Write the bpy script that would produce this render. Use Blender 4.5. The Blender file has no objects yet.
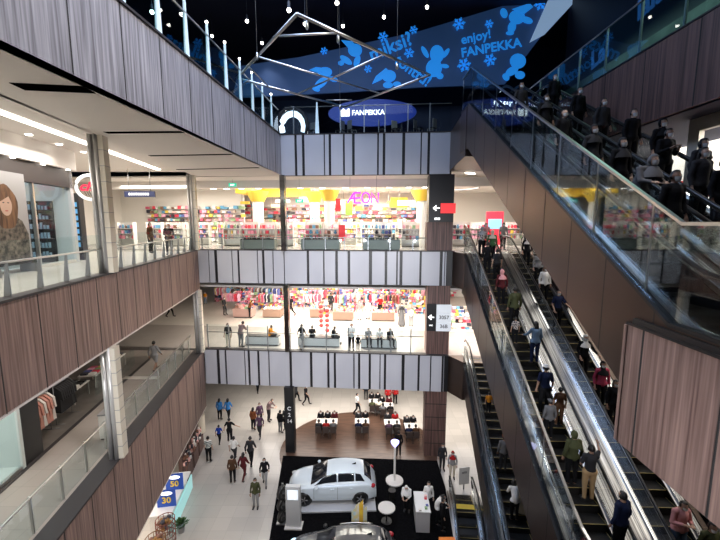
import bpy, bmesh, math, random
import numpy as np
from mathutils import Vector, Matrix
R = math.radians
rnd = random.Random(7)
SC = bpy.context.scene
COL = SC.collection

# ---------------------------------------------------------------- camera, world, exposure
F_PX, TH = 370.0, R(7.39)
cam_d = bpy.data.cameras.new('camera'); cam = bpy.data.objects.new('camera', cam_d); COL.objects.link(cam)
cam.location = (0, 0, 0); cam.rotation_euler = (R(90) - TH, 0, 0)
cam_d.sensor_width = 36; cam_d.lens = 36 * F_PX / 720; cam_d.clip_start = .05; cam_d.clip_end = 300
SC.camera = cam
SC.view_settings.view_transform = 'Standard'; SC.view_settings.look = 'None'
SC.view_settings.exposure = 0.08; SC.view_settings.gamma = 1
wd = bpy.data.worlds.new('world'); SC.world = wd; wd.use_nodes = True
wd.node_tree.nodes['Background'].inputs[0].default_value = (.10, .13, .22, 1)
wd.node_tree.nodes['Background'].inputs[1].default_value = .12
SC.cycles.max_bounces = 7; SC.cycles.diffuse_bounces = 3; SC.cycles.glossy_bounces = 4
SC.cycles.transmission_bounces = 4; SC.cycles.transparent_max_bounces = 24
SC.cycles.sample_clamp_indirect = 4.0
SC.cycles.caustics_reflective = False; SC.cycles.caustics_refractive = False

def area(name, loc, size, power, col=(1, .93, .84), rot=(0, 0, 0), spread=None):
    d = bpy.data.lights.new(name, 'AREA'); d.shape = 'RECTANGLE'; d.size, d.size_y = size
    d.energy = power; d.color = col
    if spread: d.spread = R(spread)
    o = bpy.data.objects.new(name, d); COL.objects.link(o); o.location = loc; o.rotation_euler = rot
    return o
def spot(name, loc, power, col, angle=100, rot=(0, 0, 0), rad=.15):
    d = bpy.data.lights.new(name, 'SPOT'); d.energy = power; d.color = col; d.spot_size = R(angle); d.spot_blend = .6
    d.shadow_soft_size = rad
    o = bpy.data.objects.new(name, d); COL.objects.link(o); o.location = loc; o.rotation_euler = rot
    return o

# levels (eye at z = 0) and the oblique frames of the building
L4, L3, L2, L1 = 5.0, -1.72, -8.05, -14.7
PH = R(4.5)
def FW(u, v, z=0):            # back facade frame: u along it, v away behind it
    return (u * math.cos(PH) + v * math.sin(PH), 22 - u * math.sin(PH) + v * math.cos(PH), z)
def ray(px, py):
    a, b = (px - 360) / F_PX, (270 - py) / F_PX
    c, s = math.cos(TH), math.sin(TH)
    return (a, c + b * s, -s + b * c)
def at_z(px, py, z):
    r = ray(px, py); t = z / r[2]; return (r[0] * t, r[1] * t, z)
def at_f(px, py, v=0):        # -> (u, z) on the vertical plane v of the facade frame
    r = ray(px, py); n = (math.sin(PH), math.cos(PH)); t = (22 * n[1] + v) / (r[0] * n[0] + r[1] * n[1])
    p = [q * t for q in r]
    return (p[0] * math.cos(PH) - (p[1] - 22) * math.sin(PH), p[2])
def proj(x, y, z):
    c, s = math.cos(TH), math.sin(TH); d = y * c - z * s
    return (360 + F_PX * x / d, 270 - F_PX * (y * s + z * c) / d)

LIGHTS = [   # (name, loc, size, power, colour, rot)
    # top floor shop hall, cool gloom
    ('upper_cool_light', (-3.0, 13.5, 11.9), (6, 7), 1350, (.50, .66, 1.0), (0, 0, 0)),
    ('upper_cool_light', (-1, 3.0, 11.9), (7, 4), 230, (.55, .66, 1.0), (0, 0, 0)),
    # store ceiling, level 3
    ('store_light', FW(-6, 5, 2.8), (6, 3), 850, (1, .91, .78), (0, 0, -PH)),
    ('store_light', FW(1, 5, 2.8), (6, 3), 850, (1, .91, .78), (0, 0, -PH)),
    ('store_light', FW(-6, 12, 2.45), (6, 5), 1050, (1, .91, .78), (0, 0, -PH)),
    ('store_light', FW(1, 12, 2.45), (6, 5), 1050, (1, .91, .78), (0, 0, -PH)),
    ('store_light', FW(9, 7, 2.45), (5, 7), 900, (1, .93, .84), (0, 0, -PH)),
    ('corridor_light', (-10.2, 8, 2.6), (1.0, 14), 420, (1, .92, .82), (0, 0, R(8.8))),
    ('corridor_light', (-13, 19, 2.6), (4, 5), 300, (1, .92, .82), (0, 0, R(8.8))),
    # level 2
    ('store_light', FW(-6, 3, -4.35), (6, 3), 750, (1, .90, .78), (0, 0, -PH)),
    ('store_light', FW(1, 3, -4.35), (6, 3), 750, (1, .90, .78), (0, 0, -PH)),
    ('store_light', FW(-6, 9, -4.35), (6, 5), 650, (1, .90, .78), (0, 0, -PH)),
    ('store_light', FW(1, 9, -4.35), (6, 5), 650, (1, .90, .78), (0, 0, -PH)),
    ('store_light', FW(-2, 15, -4.35), (12, 4), 1100, (1, .90, .78), (0, 0, -PH)),
    ('store_light', FW(9, 5, -4.35), (5, 6), 700, (1, .90, .8), (0, 0, -PH)),
    ('corridor_light', (-10.2, 10, -4.35), (1.2, 12), 140, (1, .88, .78), (0, 0, R(8.8))),
    # level 1
    ('hall_light', FW(-6, 4, -11.1), (6, 4), 330, (1, .92, .84), (0, 0, -PH)),
    ('hall_light', FW(1, 4, -11.1), (6, 4), 420, (1, .92, .84), (0, 0, -PH)),
    ('store_light', FW(-14, 4, 2.45), (5, 5), 800, (1, .93, .82), (0, 0, -PH)),
    ('hall_light', FW(8, 4, -11.1), (5, 6), 300, (1, .92, .84), (0, 0, -PH)),
    ('corridor_light', (-10.4, 12, -12.1), (1.0, 12), 260, (1, .9, .8), (0, 0, R(8.8))),
    ('corridor_light', (11.5, 13, 2.84), (2.5, 12), 420, (1, .92, .84), (0, 0, 0)),  # added fill for the long escalator, not a real corridor lamp
    ('corridor_light', (11.2, 12, -2.3), (2.5, 12), 420, (1, .90, .80), (0, 0, 0)),  # likewise an added, unseen fill that brightens the long escalator
    ('landing_light', FW(8, 1.5, -4.4), (4, 2), 260, (1, .92, .84), (0, 0, 0)),
]
for a_ in LIGHTS: area(*a_)
def fill_area(loc, aim, power, col, size=(3, 3), spread=100):   # added fill light, unseen above the camera, brightens the left fascias
    d = Vector(aim) - Vector(loc); o = area('fascia_fill_light', loc, size, power, col, (0, 0, 0), spread)
    o.rotation_euler = d.to_track_quat('-Z', 'Y').to_euler()
fill_area((4, 5, 12.4), (-9, 13, -6), 900, (1, .93, .88))
def track(loc, aim, power, col, angle=62):      # added fill spots, unseen below the camera, brighten the panelled bands
    d = Vector(aim) - Vector(loc); o = spot('track_spotlight', loc, power, col, angle, (0, 0, 0), .03); o.data.spot_blend = 1
    o.rotation_euler = d.to_track_quat('-Z', 'Y').to_euler()
for x_ in (-6, -3, 0, 3): track((x_, -.6, -2.25), (x_ * .8, 22, -6.5), 3500, (.96, .96, 1.0))

# ---------------------------------------------------------------- materials
MATS = {}
def mat(name, col=(.5, .5, .5), rough=.6, metal=0, emit=None, es=1.0, spec=.5, coat=0):
    if name in MATS: return MATS[name]
    m = bpy.data.materials.new(name); m.use_nodes = True
    b = m.node_tree.nodes['Principled BSDF']
    b.inputs['Base Color'].default_value = (*col, 1); b.inputs['Roughness'].default_value = rough
    b.inputs['Metallic'].default_value = metal; b.inputs['Specular IOR Level'].default_value = spec
    b.inputs['Coat Weight'].default_value = coat
    if emit: b.inputs['Emission Color'].default_value = (*emit, 1); b.inputs['Emission Strength'].default_value = es
    MATS[name] = m; return m
def nodes(m): return m.node_tree.nodes, m.node_tree.links, m.node_tree.nodes['Principled BSDF']
def vary(m, scale, c1, c2, detail=3, lo=.35, hi=.65, bump=0, rough=None):
    n, l, b = nodes(m)
    tc = n.new('ShaderNodeTexCoord'); mp = n.new('ShaderNodeMapping'); mp.inputs['Scale'].default_value = scale
    nz = n.new('ShaderNodeTexNoise'); nz.inputs['Scale'].default_value = 1; nz.inputs['Detail'].default_value = detail
    cr = n.new('ShaderNodeValToRGB'); cr.color_ramp.elements[0].position = lo; cr.color_ramp.elements[1].position = hi
    cr.color_ramp.elements[0].color = (*c1, 1); cr.color_ramp.elements[1].color = (*c2, 1)
    l.new(tc.outputs['Object'], mp.inputs[0]); l.new(mp.outputs[0], nz.inputs['Vector'])
    l.new(nz.outputs['Fac'], cr.inputs[0]); l.new(cr.outputs[0], b.inputs['Base Color'])
    if bump:
        bp = n.new('ShaderNodeBump'); bp.inputs['Strength'].default_value = bump; bp.inputs['Distance'].default_value = .01
        l.new(nz.outputs['Fac'], bp.inputs['Height']); l.new(bp.outputs[0], b.inputs['Normal'])
    return m
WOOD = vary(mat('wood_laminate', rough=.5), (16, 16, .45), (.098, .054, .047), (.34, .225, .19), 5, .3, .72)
WOOD_COOL = vary(mat('cool_lit_wood_laminate', rough=.5), (16, 16, .45), (.13, .125, .14), (.46, .45, .49), 5, .3, .72)  # same wood, with the cool overhead light put into its grey colour
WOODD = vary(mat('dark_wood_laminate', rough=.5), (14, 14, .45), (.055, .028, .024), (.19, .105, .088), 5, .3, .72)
SEAM = mat('dark_seam', (.02, .018, .018), .7)
CAP = mat('dark_cap', (.04, .036, .038), .5, spec=.3)
BLACK = mat('black_panel', (.008, .008, .010), .4)
WHITEP = vary(mat('white_panel', rough=.35), (.5, .5, .3), (.44, .445, .49), (.50, .505, .545), 2)
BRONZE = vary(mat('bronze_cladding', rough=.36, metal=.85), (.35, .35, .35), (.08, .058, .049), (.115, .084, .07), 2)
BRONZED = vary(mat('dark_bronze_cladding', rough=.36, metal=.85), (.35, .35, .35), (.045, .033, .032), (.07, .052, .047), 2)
VOIDB = mat('slot_black', (.002, .002, .002), 1, spec=0)
CEILW = mat('ceiling_white', (.78, .74, .70), .7)
CEILD = mat('ceiling_dark', (.018, .020, .045), .8)
WALLW = mat('wall_white', (.80, .77, .72), .7)
CREAM = mat('cream_metal', (.62, .57, .48), .45)
STEEL = mat('brushed_steel', (.62, .61, .60), .28, 1)
CHROME = mat('chrome', (.80, .79, .77), .14, 1)
GREYM = mat('grey_metal', (.30, .30, .31), .4, .7)
RUBBER = mat('rubber', (.012, .012, .012), .35)
MIRR = mat('dark_mirror', (.22, .23, .24), .12, 1)
YEL = mat('yellow_paint', (.85, .62, .08), .5)
YELM = mat('yellow_bulkhead', (.95, .72, .12), .6)
def floor_mat(name, c1, c2, tile, rough):
    m = mat(name, rough=rough); n, l, b = nodes(m)
    tc = n.new('ShaderNodeTexCoord'); br = n.new('ShaderNodeTexBrick'); br.offset = 0
    br.inputs['Color1'].default_value = (*c1, 1); br.inputs['Color2'].default_value = (*c2, 1)
    br.inputs['Mortar'].default_value = tuple(x * .8 for x in c1) + (1,)
    br.inputs['Scale'].default_value = 1; br.inputs['Mortar Size'].default_value = .006
    br.inputs['Brick Width'].default_value = tile; br.inputs['Row Height'].default_value = tile
    l.new(tc.outputs['Object'], br.inputs['Vector']); l.new(br.outputs[0], b.inputs['Base Color'])
    return m
FLOOR = floor_mat('marble_floor', (.50, .475, .44), (.55, .52, .48), .8, .16)
FLOOR2 = floor_mat('upper_floor', (.60, .57, .52), (.64, .60, .55), .8, .22)
WALK = floor_mat('walkway_floor', (.36, .33, .31), (.38, .35, .325), .8, .2)
CORR = floor_mat('corridor_floor', (.33, .295, .27), (.35, .31, .28), .8, .2)
PARQ = vary(mat('parquet', rough=.3), (1.2, 9, 1), (.075, .040, .028), (.13, .075, .052), 4)
CARPET = vary(mat('black_carpet', rough=1, spec=0), (9, 9, 9), (.004, .004, .0045), (.008, .008, .009), 2)
CARPETG = vary(mat('grey_tile_floor', rough=.35), (1.5, 1.5, 1.5), (.14, .125, .115), (.19, .17, .155), 2)
def glass(name, tint=(.9, .97, .98), ior=1.5, rough=.02):
    m = bpy.data.materials.new(name); m.use_nodes = True; n = m.node_tree.nodes; l = m.node_tree.links
    n.remove(n['Principled BSDF']); out = n['Material Output']
    tr = n.new('ShaderNodeBsdfTransparent'); tr.inputs[0].default_value = (*tint, 1)
    gl = n.new('ShaderNodeBsdfGlossy'); gl.inputs['Roughness'].default_value = rough; gl.inputs[0].default_value = (.95, .97, 1, 1)
    fr = n.new('ShaderNodeFresnel'); fr.inputs[0].default_value = ior
    mx = n.new('ShaderNodeMixShader'); ge = n.new('ShaderNodeNewGeometry'); mt_ = n.new('ShaderNodeMath'); mt_.operation = 'SUBTRACT'; mt_.inputs[0].default_value = 1; l.new(ge.outputs['Backfacing'], mt_.inputs[1])
    mu = n.new('ShaderNodeMath'); mu.operation = 'MULTIPLY'; l.new(fr.outputs[0], mu.inputs[0]); l.new(mt_.outputs[0], mu.inputs[1]); l.new(mu.outputs[0], mx.inputs[0]); l.new(tr.outputs[0], mx.inputs[1]); l.new(gl.outputs[0], mx.inputs[2])
    l.new(mx.outputs[0], out.inputs[0]); MATS[name] = m; return m
GLASS = glass('clear_glass', (.93, .97, .97), 1.35)
GLASSR = glass('reflective_glass', (.74, .78, .79), 3.6)
GLASSE = glass('escalator_glass', (.84, .86, .86), 1.95)
GLASST = glass('teal_glass', (.60, .80, .80), 1.5)

# ---------------------------------------------------------------- mesh builder
class MB:
    def __init__(s): s.v = []; s.f = []; s.m = []; s.sm = []
    def add(s, vs, fs, mi=0, smooth=False):
        b = len(s.v); s.v += [tuple(p) for p in vs]
        for f in fs: s.f.append(tuple(i + b for i in f)); s.m.append(mi); s.sm.append(smooth)
        return s
    def prism(s, poly, z0, z1, mi=0):     # z0, z1 numbers or per-vertex lists
        n = len(poly); z0 = z0 if hasattr(z0, '__len__') else [z0] * n; z1 = z1 if hasattr(z1, '__len__') else [z1] * n
        vs = [(p[0], p[1], z) for p, z in zip(poly, z0)] + [(p[0], p[1], z) for p, z in zip(poly, z1)]
        fs = [tuple(range(n))[::-1], tuple(range(n, 2 * n))] + [(i, (i + 1) % n, n + (i + 1) % n, n + i) for i in range(n)]
        return s.add(vs, fs, mi)
    def box(s, c, d, mi=0, M=None):
        x, y, z = d[0] / 2, d[1] / 2, d[2] / 2
        vs = [Vector((c[0] + a * x, c[1] + b * y, c[2] + e * z)) for e in (-1, 1) for a, b in ((-1, -1), (1, -1), (1, 1), (-1, 1))]
        if M: vs = [M @ v for v in vs]
        return s.add(vs, [(3, 2, 1, 0), (4, 5, 6, 7), (0, 1, 5, 4), (1, 2, 6, 5), (2, 3, 7, 6), (3, 0, 4, 7)], mi)
    def bx(s, x0, x1, y0, y1, z0, z1, mi=0): return s.box(((x0 + x1) / 2, (y0 + y1) / 2, (z0 + z1) / 2), (x1 - x0, y1 - y0, z1 - z0), mi)
    def tube(s, pts, r, n=8, mi=0, caps=True, sx=1, up=None):
        P = [Vector(p) for p in pts]; rs = r if hasattr(r, '__len__') else [r] * len(P); vs = []
        for i, p in enumerate(P):
            t = (P[min(i + 1, len(P) - 1)] - P[max(i - 1, 0)]).normalized()
            a = Vector(up) if up else (Vector((0, 0, 1)) if abs(t.z) < .95 else Vector((1, 0, 0)))
            x = t.cross(a).normalized(); y = x.cross(t).normalized()
            for k in range(n):
                q = 2 * math.pi * k / n; vs.append(p + x * math.cos(q) * rs[i] * sx + y * math.sin(q) * rs[i])
        fs = [(i * n + k, i * n + (k + 1) % n, (i + 1) * n + (k + 1) % n, (i + 1) * n + k) for i in range(len(P) - 1) for k in range(n)]
        if caps: fs += [tuple(range(n))[::-1], tuple(range((len(P) - 1) * n, len(P) * n))]
        return s.add(vs, fs, mi, True)
    def cyl(s, c, r, h, n=16, mi=0, r2=None):
        r2 = r if r2 is None else r2; vs = [(c[0] + q * math.cos(2 * math.pi * k / n), c[1] + q * math.sin(2 * math.pi * k / n), z) for q, z in ((r, c[2]), (r2, c[2] + h)) for k in range(n)]
        s.add(vs, [(k, (k + 1) % n, n + (k + 1) % n, n + k) for k in range(n)], mi, True)
        return s.add(vs, [tuple(range(n))[::-1], tuple(range(n, 2 * n))], mi)
    def lathe(s, c, prof, n=16, mi=0):
        vs = [(c[0] + r * math.cos(2 * math.pi * k / n), c[1] + r * math.sin(2 * math.pi * k / n), c[2] + z) for r, z in prof for k in range(n)]
        return s.add(vs, [(i * n + k, i * n + (k + 1) % n, (i + 1) * n + (k + 1) % n, (i + 1) * n + k) for i in range(len(prof) - 1) for k in range(n)], mi, True)
    def ell(s, c, r, n=10, mi=0, M=None):
        r = r if hasattr(r, '__len__') else (r, r, r); vs = []; m = n // 2 + 1
        for i in range(m + 1):
            a = math.pi * i / m
            for k in range(n):
                q = 2 * math.pi * k / n
                p = Vector((c[0] + r[0] * math.sin(a) * math.cos(q), c[1] + r[1] * math.sin(a) * math.sin(q), c[2] - r[2] * math.cos(a)))
                vs.append(M @ p if M else p)
        return s.add(vs, [(i * n + k, i * n + (k + 1) % n, (i + 1) * n + (k + 1) % n, (i + 1) * n + k) for i in range(m) for k in range(n)], mi, True)
    def mesh(s, name, mats):
        me = bpy.data.meshes.new(name); me.from_pydata(s.v, [], s.f)
        for m in mats: me.materials.append(m)
        me.polygons.foreach_set('material_index', s.m); me.polygons.foreach_set('use_smooth', s.sm); me.update()
        return me
    def build(s, name, mats, parent=None, loc=None, rz=0, bevel=0):
        if not isinstance(mats, (list, tuple)): mats = [mats]
        o = bpy.data.objects.new(name, s.mesh(name, mats)); COL.objects.link(o)
        if parent: o.parent = parent
        if loc: o.location = loc
        if rz: o.rotation_euler = (0, 0, rz)
        if bevel:
            b = o.modifiers.new('bevel', 'BEVEL'); b.width = bevel; b.segments = 2; b.limit_method = 'ANGLE'
        return o
def tag(o, label=None, cat=None, group=None, kind=None):
    if label: o['label'] = label
    if cat: o['category'] = cat
    if group: o['group'] = group
    if kind: o['kind'] = kind
    return o
def empty(name, loc, rz=0, label=None, cat=None, group=None):
    o = bpy.data.objects.new(name, None); COL.objects.link(o); o.location = loc; o.rotation_euler = (0, 0, rz); o.empty_display_size = .1
    return tag(o, label, cat, group)
def struct(mb, name, mats, **k): return tag(mb.build(name, mats, **k), kind='structure')
def copy_tree(o, parent=None):
    c = o.copy(); COL.objects.link(c)
    if parent: c.parent = parent
    for ch in list(o.children): copy_tree(ch, c)
    return c
def setmat(o, m, slot=0):
    o.material_slots[slot].link = 'OBJECT'; o.material_slots[slot].material = m
def text(s, size, M, m, name, parent=None, bold=.0, ext=.01, align='CENTER', shear=0, local=False):
    cu = bpy.data.curves.new(name, 'FONT'); cu.body = s; cu.size = size; cu.extrude = ext; cu.offset = bold * size
    cu.align_x = align; cu.align_y = 'CENTER'; cu.shear = shear; cu.resolution_u = 3
    t = bpy.data.objects.new(name, cu); COL.objects.link(t); bpy.context.view_layer.update()
    me = bpy.data.meshes.new_from_object(t.evaluated_get(bpy.context.evaluated_depsgraph_get())); bpy.data.objects.remove(t)
    me.materials.clear(); me.materials.append(m)
    o = bpy.data.objects.new(name, me); COL.objects.link(o)
    if parent: o.parent = parent
    o.matrix_local = M if parent else M
    return o
def wallM(p, yaw=-PH, roll=0):       # text plane facing -v (towards the void)
    return Matrix.Translation(p) @ Matrix.Rotation(yaw, 4, 'Z') @ Matrix.Rotation(R(90), 4, 'X') @ Matrix.Rotation(roll, 4, 'Z')

# ================================================================ THE SETTING
# fronts of the left galleries
def LF(y, off=0): # point on the left front of levels 2 and 3, off metres back from the void
    return (-9.95 + .154 * (22.75 - y) - off * .988, y - off * .152)
YN = -3.0
def UF(y, off=0): # front of the top gallery
    return (-4.62 - .068 * (22.36 - y) - off * .998, y + off * .068)
def box_uv(mb, u0, u1, v0, v1, z0, z1, mi=0):
    mb.prism([FW(u0, v0)[:2], FW(u1, v0)[:2], FW(u1, v1)[:2], FW(u0, v1)[:2]], z0, z1, mi)

# --- floors
ORX, ORY = 4.6, 17.4    # opening for the escalator to the basement
m = MB()
m.bx(-24, 4.35, 2, 52, L1 - .4, L1); m.bx(7.9, 16, 2, 52, L1 - .4, L1); m.bx(4.35, 7.9, 17.5, 52, L1 - .4, L1); m.bx(4.35, 7.9, 2, 8, L1 - .4, L1)
struct(m, 'floor', [FLOOR])
m = MB(); m.bx(4.3, 8, 6, 17.6, L1 - 6.3, L1 - 6); m.bx(4.2, 4.34, 8, 17.6, L1 - 6, L1 - .4); m.bx(7.91, 8.05, 8, 17.6, L1 - 6, L1 - .4)
struct(m, 'floor_basement', [CARPETG])
# oval parquet and carpet
pp = []
c0 = at_z(362, 444, L1)
for k in range(48):
    a = 2 * math.pi * k / 48; pp.append((-.1 + 5.1 * math.cos(a), 22.6 + 4.6 * math.sin(a)))
struct(MB().prism(pp, L1 - .01, L1 + .012), 'floor_parquet', [PARQ])
cp = [at_z(283, 456, L1), at_z(437, 461, L1), at_z(446, 490, L1), (4.3, 15, L1), (4.3, 9.5, L1), (-3.6, 9.5, L1)]
struct(MB().prism([p[:2] for p in cp], L1 + .012, L1 + .03), 'floor_carpet', [CARPET])
# level 2 and 3 slabs: back part and left galleries
for nm, z, z0, fm in (('2', L2, L2 - 2.2, FLOOR2), ('3', L3, L3 - 1.9, FLOOR2)):
    m = MB(); box_uv(m, -24, 16, .12, 5.2, z - .35, z, 1); box_uv(m, -24, 16, 5.2, 30, z - .35, z, 0)
    struct(m, 'floor_level_' + nm, [fm, WALK])
    m = MB(); a, b = LF(22.6, .12), LF(YN, .12)
    m.prism([a, b, (b[0] - 16, b[1]), (-26, 22.6)], z - .35, z - .004)
    struct(m, 'floor_gallery_' + nm, [CORR if nm == '2' else FLOOR2])
m = MB(); box_uv(m, -24, 16, .12, 30, L4 - .35, L4); a, b = UF(22.3, .1), UF(YN, .1); m.prism([a, b, (-26, YN), (-26, 22.3)], L4 - .35, L4 - .003)
struct(m, 'floor_level_4', [CARPETG])
# east: level 3 slab by the camera's right, slab behind the escalators, level 4 east gallery
m = MB(); m.bx(4.67, 16, -3, 6.1, L3 - .3, L3); m.bx(9.4, 16, 6.1, 20.6, L3 - .3, L3); struct(m, 'floor_east_3', [CARPETG])
m = MB(); m.bx(8.55, 16, -3, 20.6, L4 - .3, L4); struct(m, 'floor_east_4', [CARPETG])
m = MB(); m.bx(9.4, 16, -3, 20.6, L2 - .3, L2); struct(m, 'floor_east_2', [CARPETG])
# ceilings under the slabs
m = MB(); box_uv(m, -24, 16, 1.2, 30, -4.22, -4.1); struct(m, 'ceiling_level_2', [CEILW])
m = MB(); box_uv(m, -24, 16, 1.2, 30, -10.9, -10.8); struct(m, 'ceiling_level_1', [CEILW])
# level 3 store ceiling with recess step
m = MB(); box_uv(m, -24, 4.2, .3, 2.4, 2.72, 2.8); box_uv(m, -24, 16, 3.0, 30, 2.9, 3.0); box_uv(m, -24, 16, 2.4, 2.46, 2.25, 2.8); box_uv(m, 4.2, 16, .3, 3, 2.9, 3.0)
box_uv(m, -24, 16, 2.46, 3.1, 2.25, 2.31)
struct(m, 'ceiling_store_3', [CEILW])
m = MB(); a, b = LF(22.9), LF(YN); m.prism([a, b, (b[0] - 16, b[1]), (-26, 22.9)], 3.0, 3.1)
struct(m, 'ceiling_gallery_3', [CEILW])
m = MB(); a, b = LF(22.6), LF(YN); m.prism([a, b, (b[0] - 16, b[1]), (-26, 22.6)], -4.15, -4.08); struct(m, 'ceiling_gallery_2', [CEILW])
m = MB(); m.prism([a, b, (b[0] - 16, b[1]), (-26, 22.6)], -11.85, -11.78); struct(m, 'ceiling_gallery_1', [CEILW])
# soffit under the top gallery, out to the column line, with black slots
m = MB(); a, b = UF(22.5, -.01), UF(YN, -.01); c_, d_ = LF(YN, -.15), LF(22.6, -.15)
m.prism([a, b, c_, d_], 2.715, 2.738)
c2, d2 = LF(YN, -.05), LF(22.6, -.05)
m.prism([c_, c2, d2, d_], 2.715, 3.02)
struct(m, 'ceiling_soffit', [CEILW])
m = MB()
for px0, px1, py0, py1, w in ((9, 84, 83, 86.5, .42), (103, 181, 132, 131.3, .22), (148, 231, 155.5, 154, .2), (176, 258, 169.5, 167.5, .2)):
    p, q = at_z(px0, py0, 2.705), at_z(px1, py1, 2.705)
    d = Vector((q[0] - p[0], q[1] - p[1])).normalized(); n_ = Vector((-d.y, d.x)) * w
    m.prism([p[:2], q[:2], (q[0] + n_.x, q[1] + n_.y), (p[0] + n_.x, p[1] + n_.y)], 2.705, 2.72)
struct(m, 'trim_soffit_slots', [VOIDB])
# roof
m = MB(); m.bx(-26, 18, -4, 52, 13.0, 13.2); struct(m, 'ceiling', [CEILD])
# outer walls
m = MB(); box_uv(m, -26, 18, 24, 24.2, L1, L4 - .3); struct(m, 'wall_back', [WALLW])
m = MB(); box_uv(m, -26, 18, 9, 9.2, L4, 13); struct(m, 'wall_back_top', [CEILD])
m = MB(); m.bx(-21, -20.8, 18, 40, L3, 3.0); m.prism([LF(16.8, 3.5), LF(16.8, 8.6), (-21, 18), (-21, 18.2), LF(17.0, 8.6), LF(17, 3.5)], L3, 3.0); struct(m, 'wall_left_store', [WALLW])
m = MB(); m.bx(-26, -25.8, -4, 52, L1, 13); struct(m, 'wall_left', [CEILD])
m = MB(); m.bx(16, 16.2, -4, 52, L1, 13); struct(m, 'wall_right', [CEILD])
m = MB(); m.bx(-26, 16, -4.2, -4, L1, 13); struct(m, 'wall_behind', [CEILD])

# --- facade bands: white panels with black gaps
BARS = {
 'A': ([(296, 2.4), (303.5, 2.6), (324.5, 1.2), (330, 2.4), (344, 1.8), (353.5, 2.6), (378, 1.6), (384, 2.6), (403.6, 3), (421, 1.2), (428.6, 2.6)], 281, 450, 452, 154, L4 + .02, 2.70),
 'B': ([(209.5, 1), (216.5, 3), (232.7, 1), (239, 2), (258, 1), (263.8, 2.4), (273.5, 1), (284.5, 1), (308.2, 2.4), (324, 1.4), (336.7, 2.6), (349, 2.6), (370.5, 3.2), (386, 2.6), (397, 1.6), (401, 3), (420.5, 2.2), (441, 3), (444.6, 1)], 198, 446, 454, 267, L3 + .02, -3.75),
 'C': ([(219, 3), (226.5, 1.8), (245.5, 1), (249.6, 2.2), (259, 2.2), (269.5, 1.2), (291, 2.6), (311.4, 2.6), (328.5, 2.2), (335, 2.2), (354, 1.2), (359.2, 2.2), (369.8, 2.2), (380, 1), (385, 2.2), (403, 3), (418.6, 2.2), (430.5, 1.2), (442.6, 2.4)], 206, 443.5, 448, 370, L2 + .02, -10.35)}
for key, (bars, x0, x1, x2, py, zt, zb) in BARS.items():
    m = MB(); U = lambda px: at_f(px, py)[0]
    box_uv(m, U(x0), U(x2), .02, .3, zb, zt, 1)
    cur = U(x0)
    for bx_, w in bars:
        e = U(bx_ - w / 2); box_uv(m, cur, e, -.05, .02, zb + .02, zt - .02, 0); cur = U(bx_ + w / 2)
    box_uv(m, cur, U(x1), -.05, .02, zb + .02, zt - .02, 0)
    box_uv(m, U(x0), U(x2), -.08, .3, zt - .02, zt + .04, 2)
    struct(m, 'trim_band_' + {'A': '4', 'B': '3', 'C': '2'}[key], [WHITEP, BLACK, CAP])

# --- left galleries' wooden fascias
def fascia(name, fn, zt, zb, wood, first, pitch, y0=22.6, capw=.5):
    m = MB(); a, b = fn(y0), fn(YN); a2, b2 = fn(y0, .12), fn(YN, .12)
    m.prism([a, b, b2, a2], zb, zt, 0)
    y = first
    while y > YN:
        p, q, r_, s_ = fn(y), fn(y - .03), fn(y - .03, -.006), fn(y, -.006)
        m.prism([p, q, r_, s_], zb, zt, 1); y -= pitch
    a, b, c, d = fn(y0, -.05), fn(YN, -.05), fn(YN, capw), fn(y0, capw)
    m.prism([a, b, c, d], zt, zt + .06, 2)
    struct(m, name, [wood, SEAM, CAP])
fascia('trim_left_4', UF, L4, 2.74, WOOD_COOL, 21.2, 1.5, 22.3, .14)
fascia('trim_left_3', LF, L3, -4.1, WOOD, 21.6, 1.28, capw=.3)
fascia('trim_left_2', LF, L2, -11.8, WOOD, 21.6, 1.28, capw=.55)
# wood end where bands meet
# right camera-side slab fascia (level 3) and level 4 east fascia
def fascia_x(name, x, y0, y1, zt, zb, wood, seams, lip=.0):
    m = MB(); m.bx(x, x + .12, y0, y1, zb, zt, 0)
    for y in seams: m.bx(x - .006, x, y - .015, y + .015, zb, zt, 1)
    m.bx(x - .02 - lip, x + .3, y0, y1, zt, zt + .05, 2)
    m.bx(x + .12, x + .4, y0, y1, zb, zb + .1, 0)
    struct(m, name, [wood, SEAM, BLACK])
fascia_x('trim_right_3', 4.55, -3, 6.13, L3, -3.85, WOOD, (5.75, 4.4, 3.05, 1.7))
m = MB(); m.bx(4.55, 16, 6.1, 6.2, -3.85, L3 - .02); struct(m, 'trim_right_3_end', [WOOD])
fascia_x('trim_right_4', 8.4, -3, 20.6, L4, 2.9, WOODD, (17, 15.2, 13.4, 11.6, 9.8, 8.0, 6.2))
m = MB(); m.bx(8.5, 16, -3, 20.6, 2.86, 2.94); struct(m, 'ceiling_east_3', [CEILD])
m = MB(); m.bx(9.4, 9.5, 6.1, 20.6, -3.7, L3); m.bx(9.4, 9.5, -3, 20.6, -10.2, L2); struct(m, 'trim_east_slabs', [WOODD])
# inner east walls: dark folded wall added as backing for the glass reflections
m = MB()
for k in range(40): m.bx(13 + .06 * (k % 2), 13.2, -3 + k * .6, -3 + (k + 1) * .6, L3, 2.9)
struct(m, 'wall_east_3', [vary(mat('dark_backing', rough=.7), (1, 1, .3), (.03, .03, .035), (.07, .07, .085))])

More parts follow.
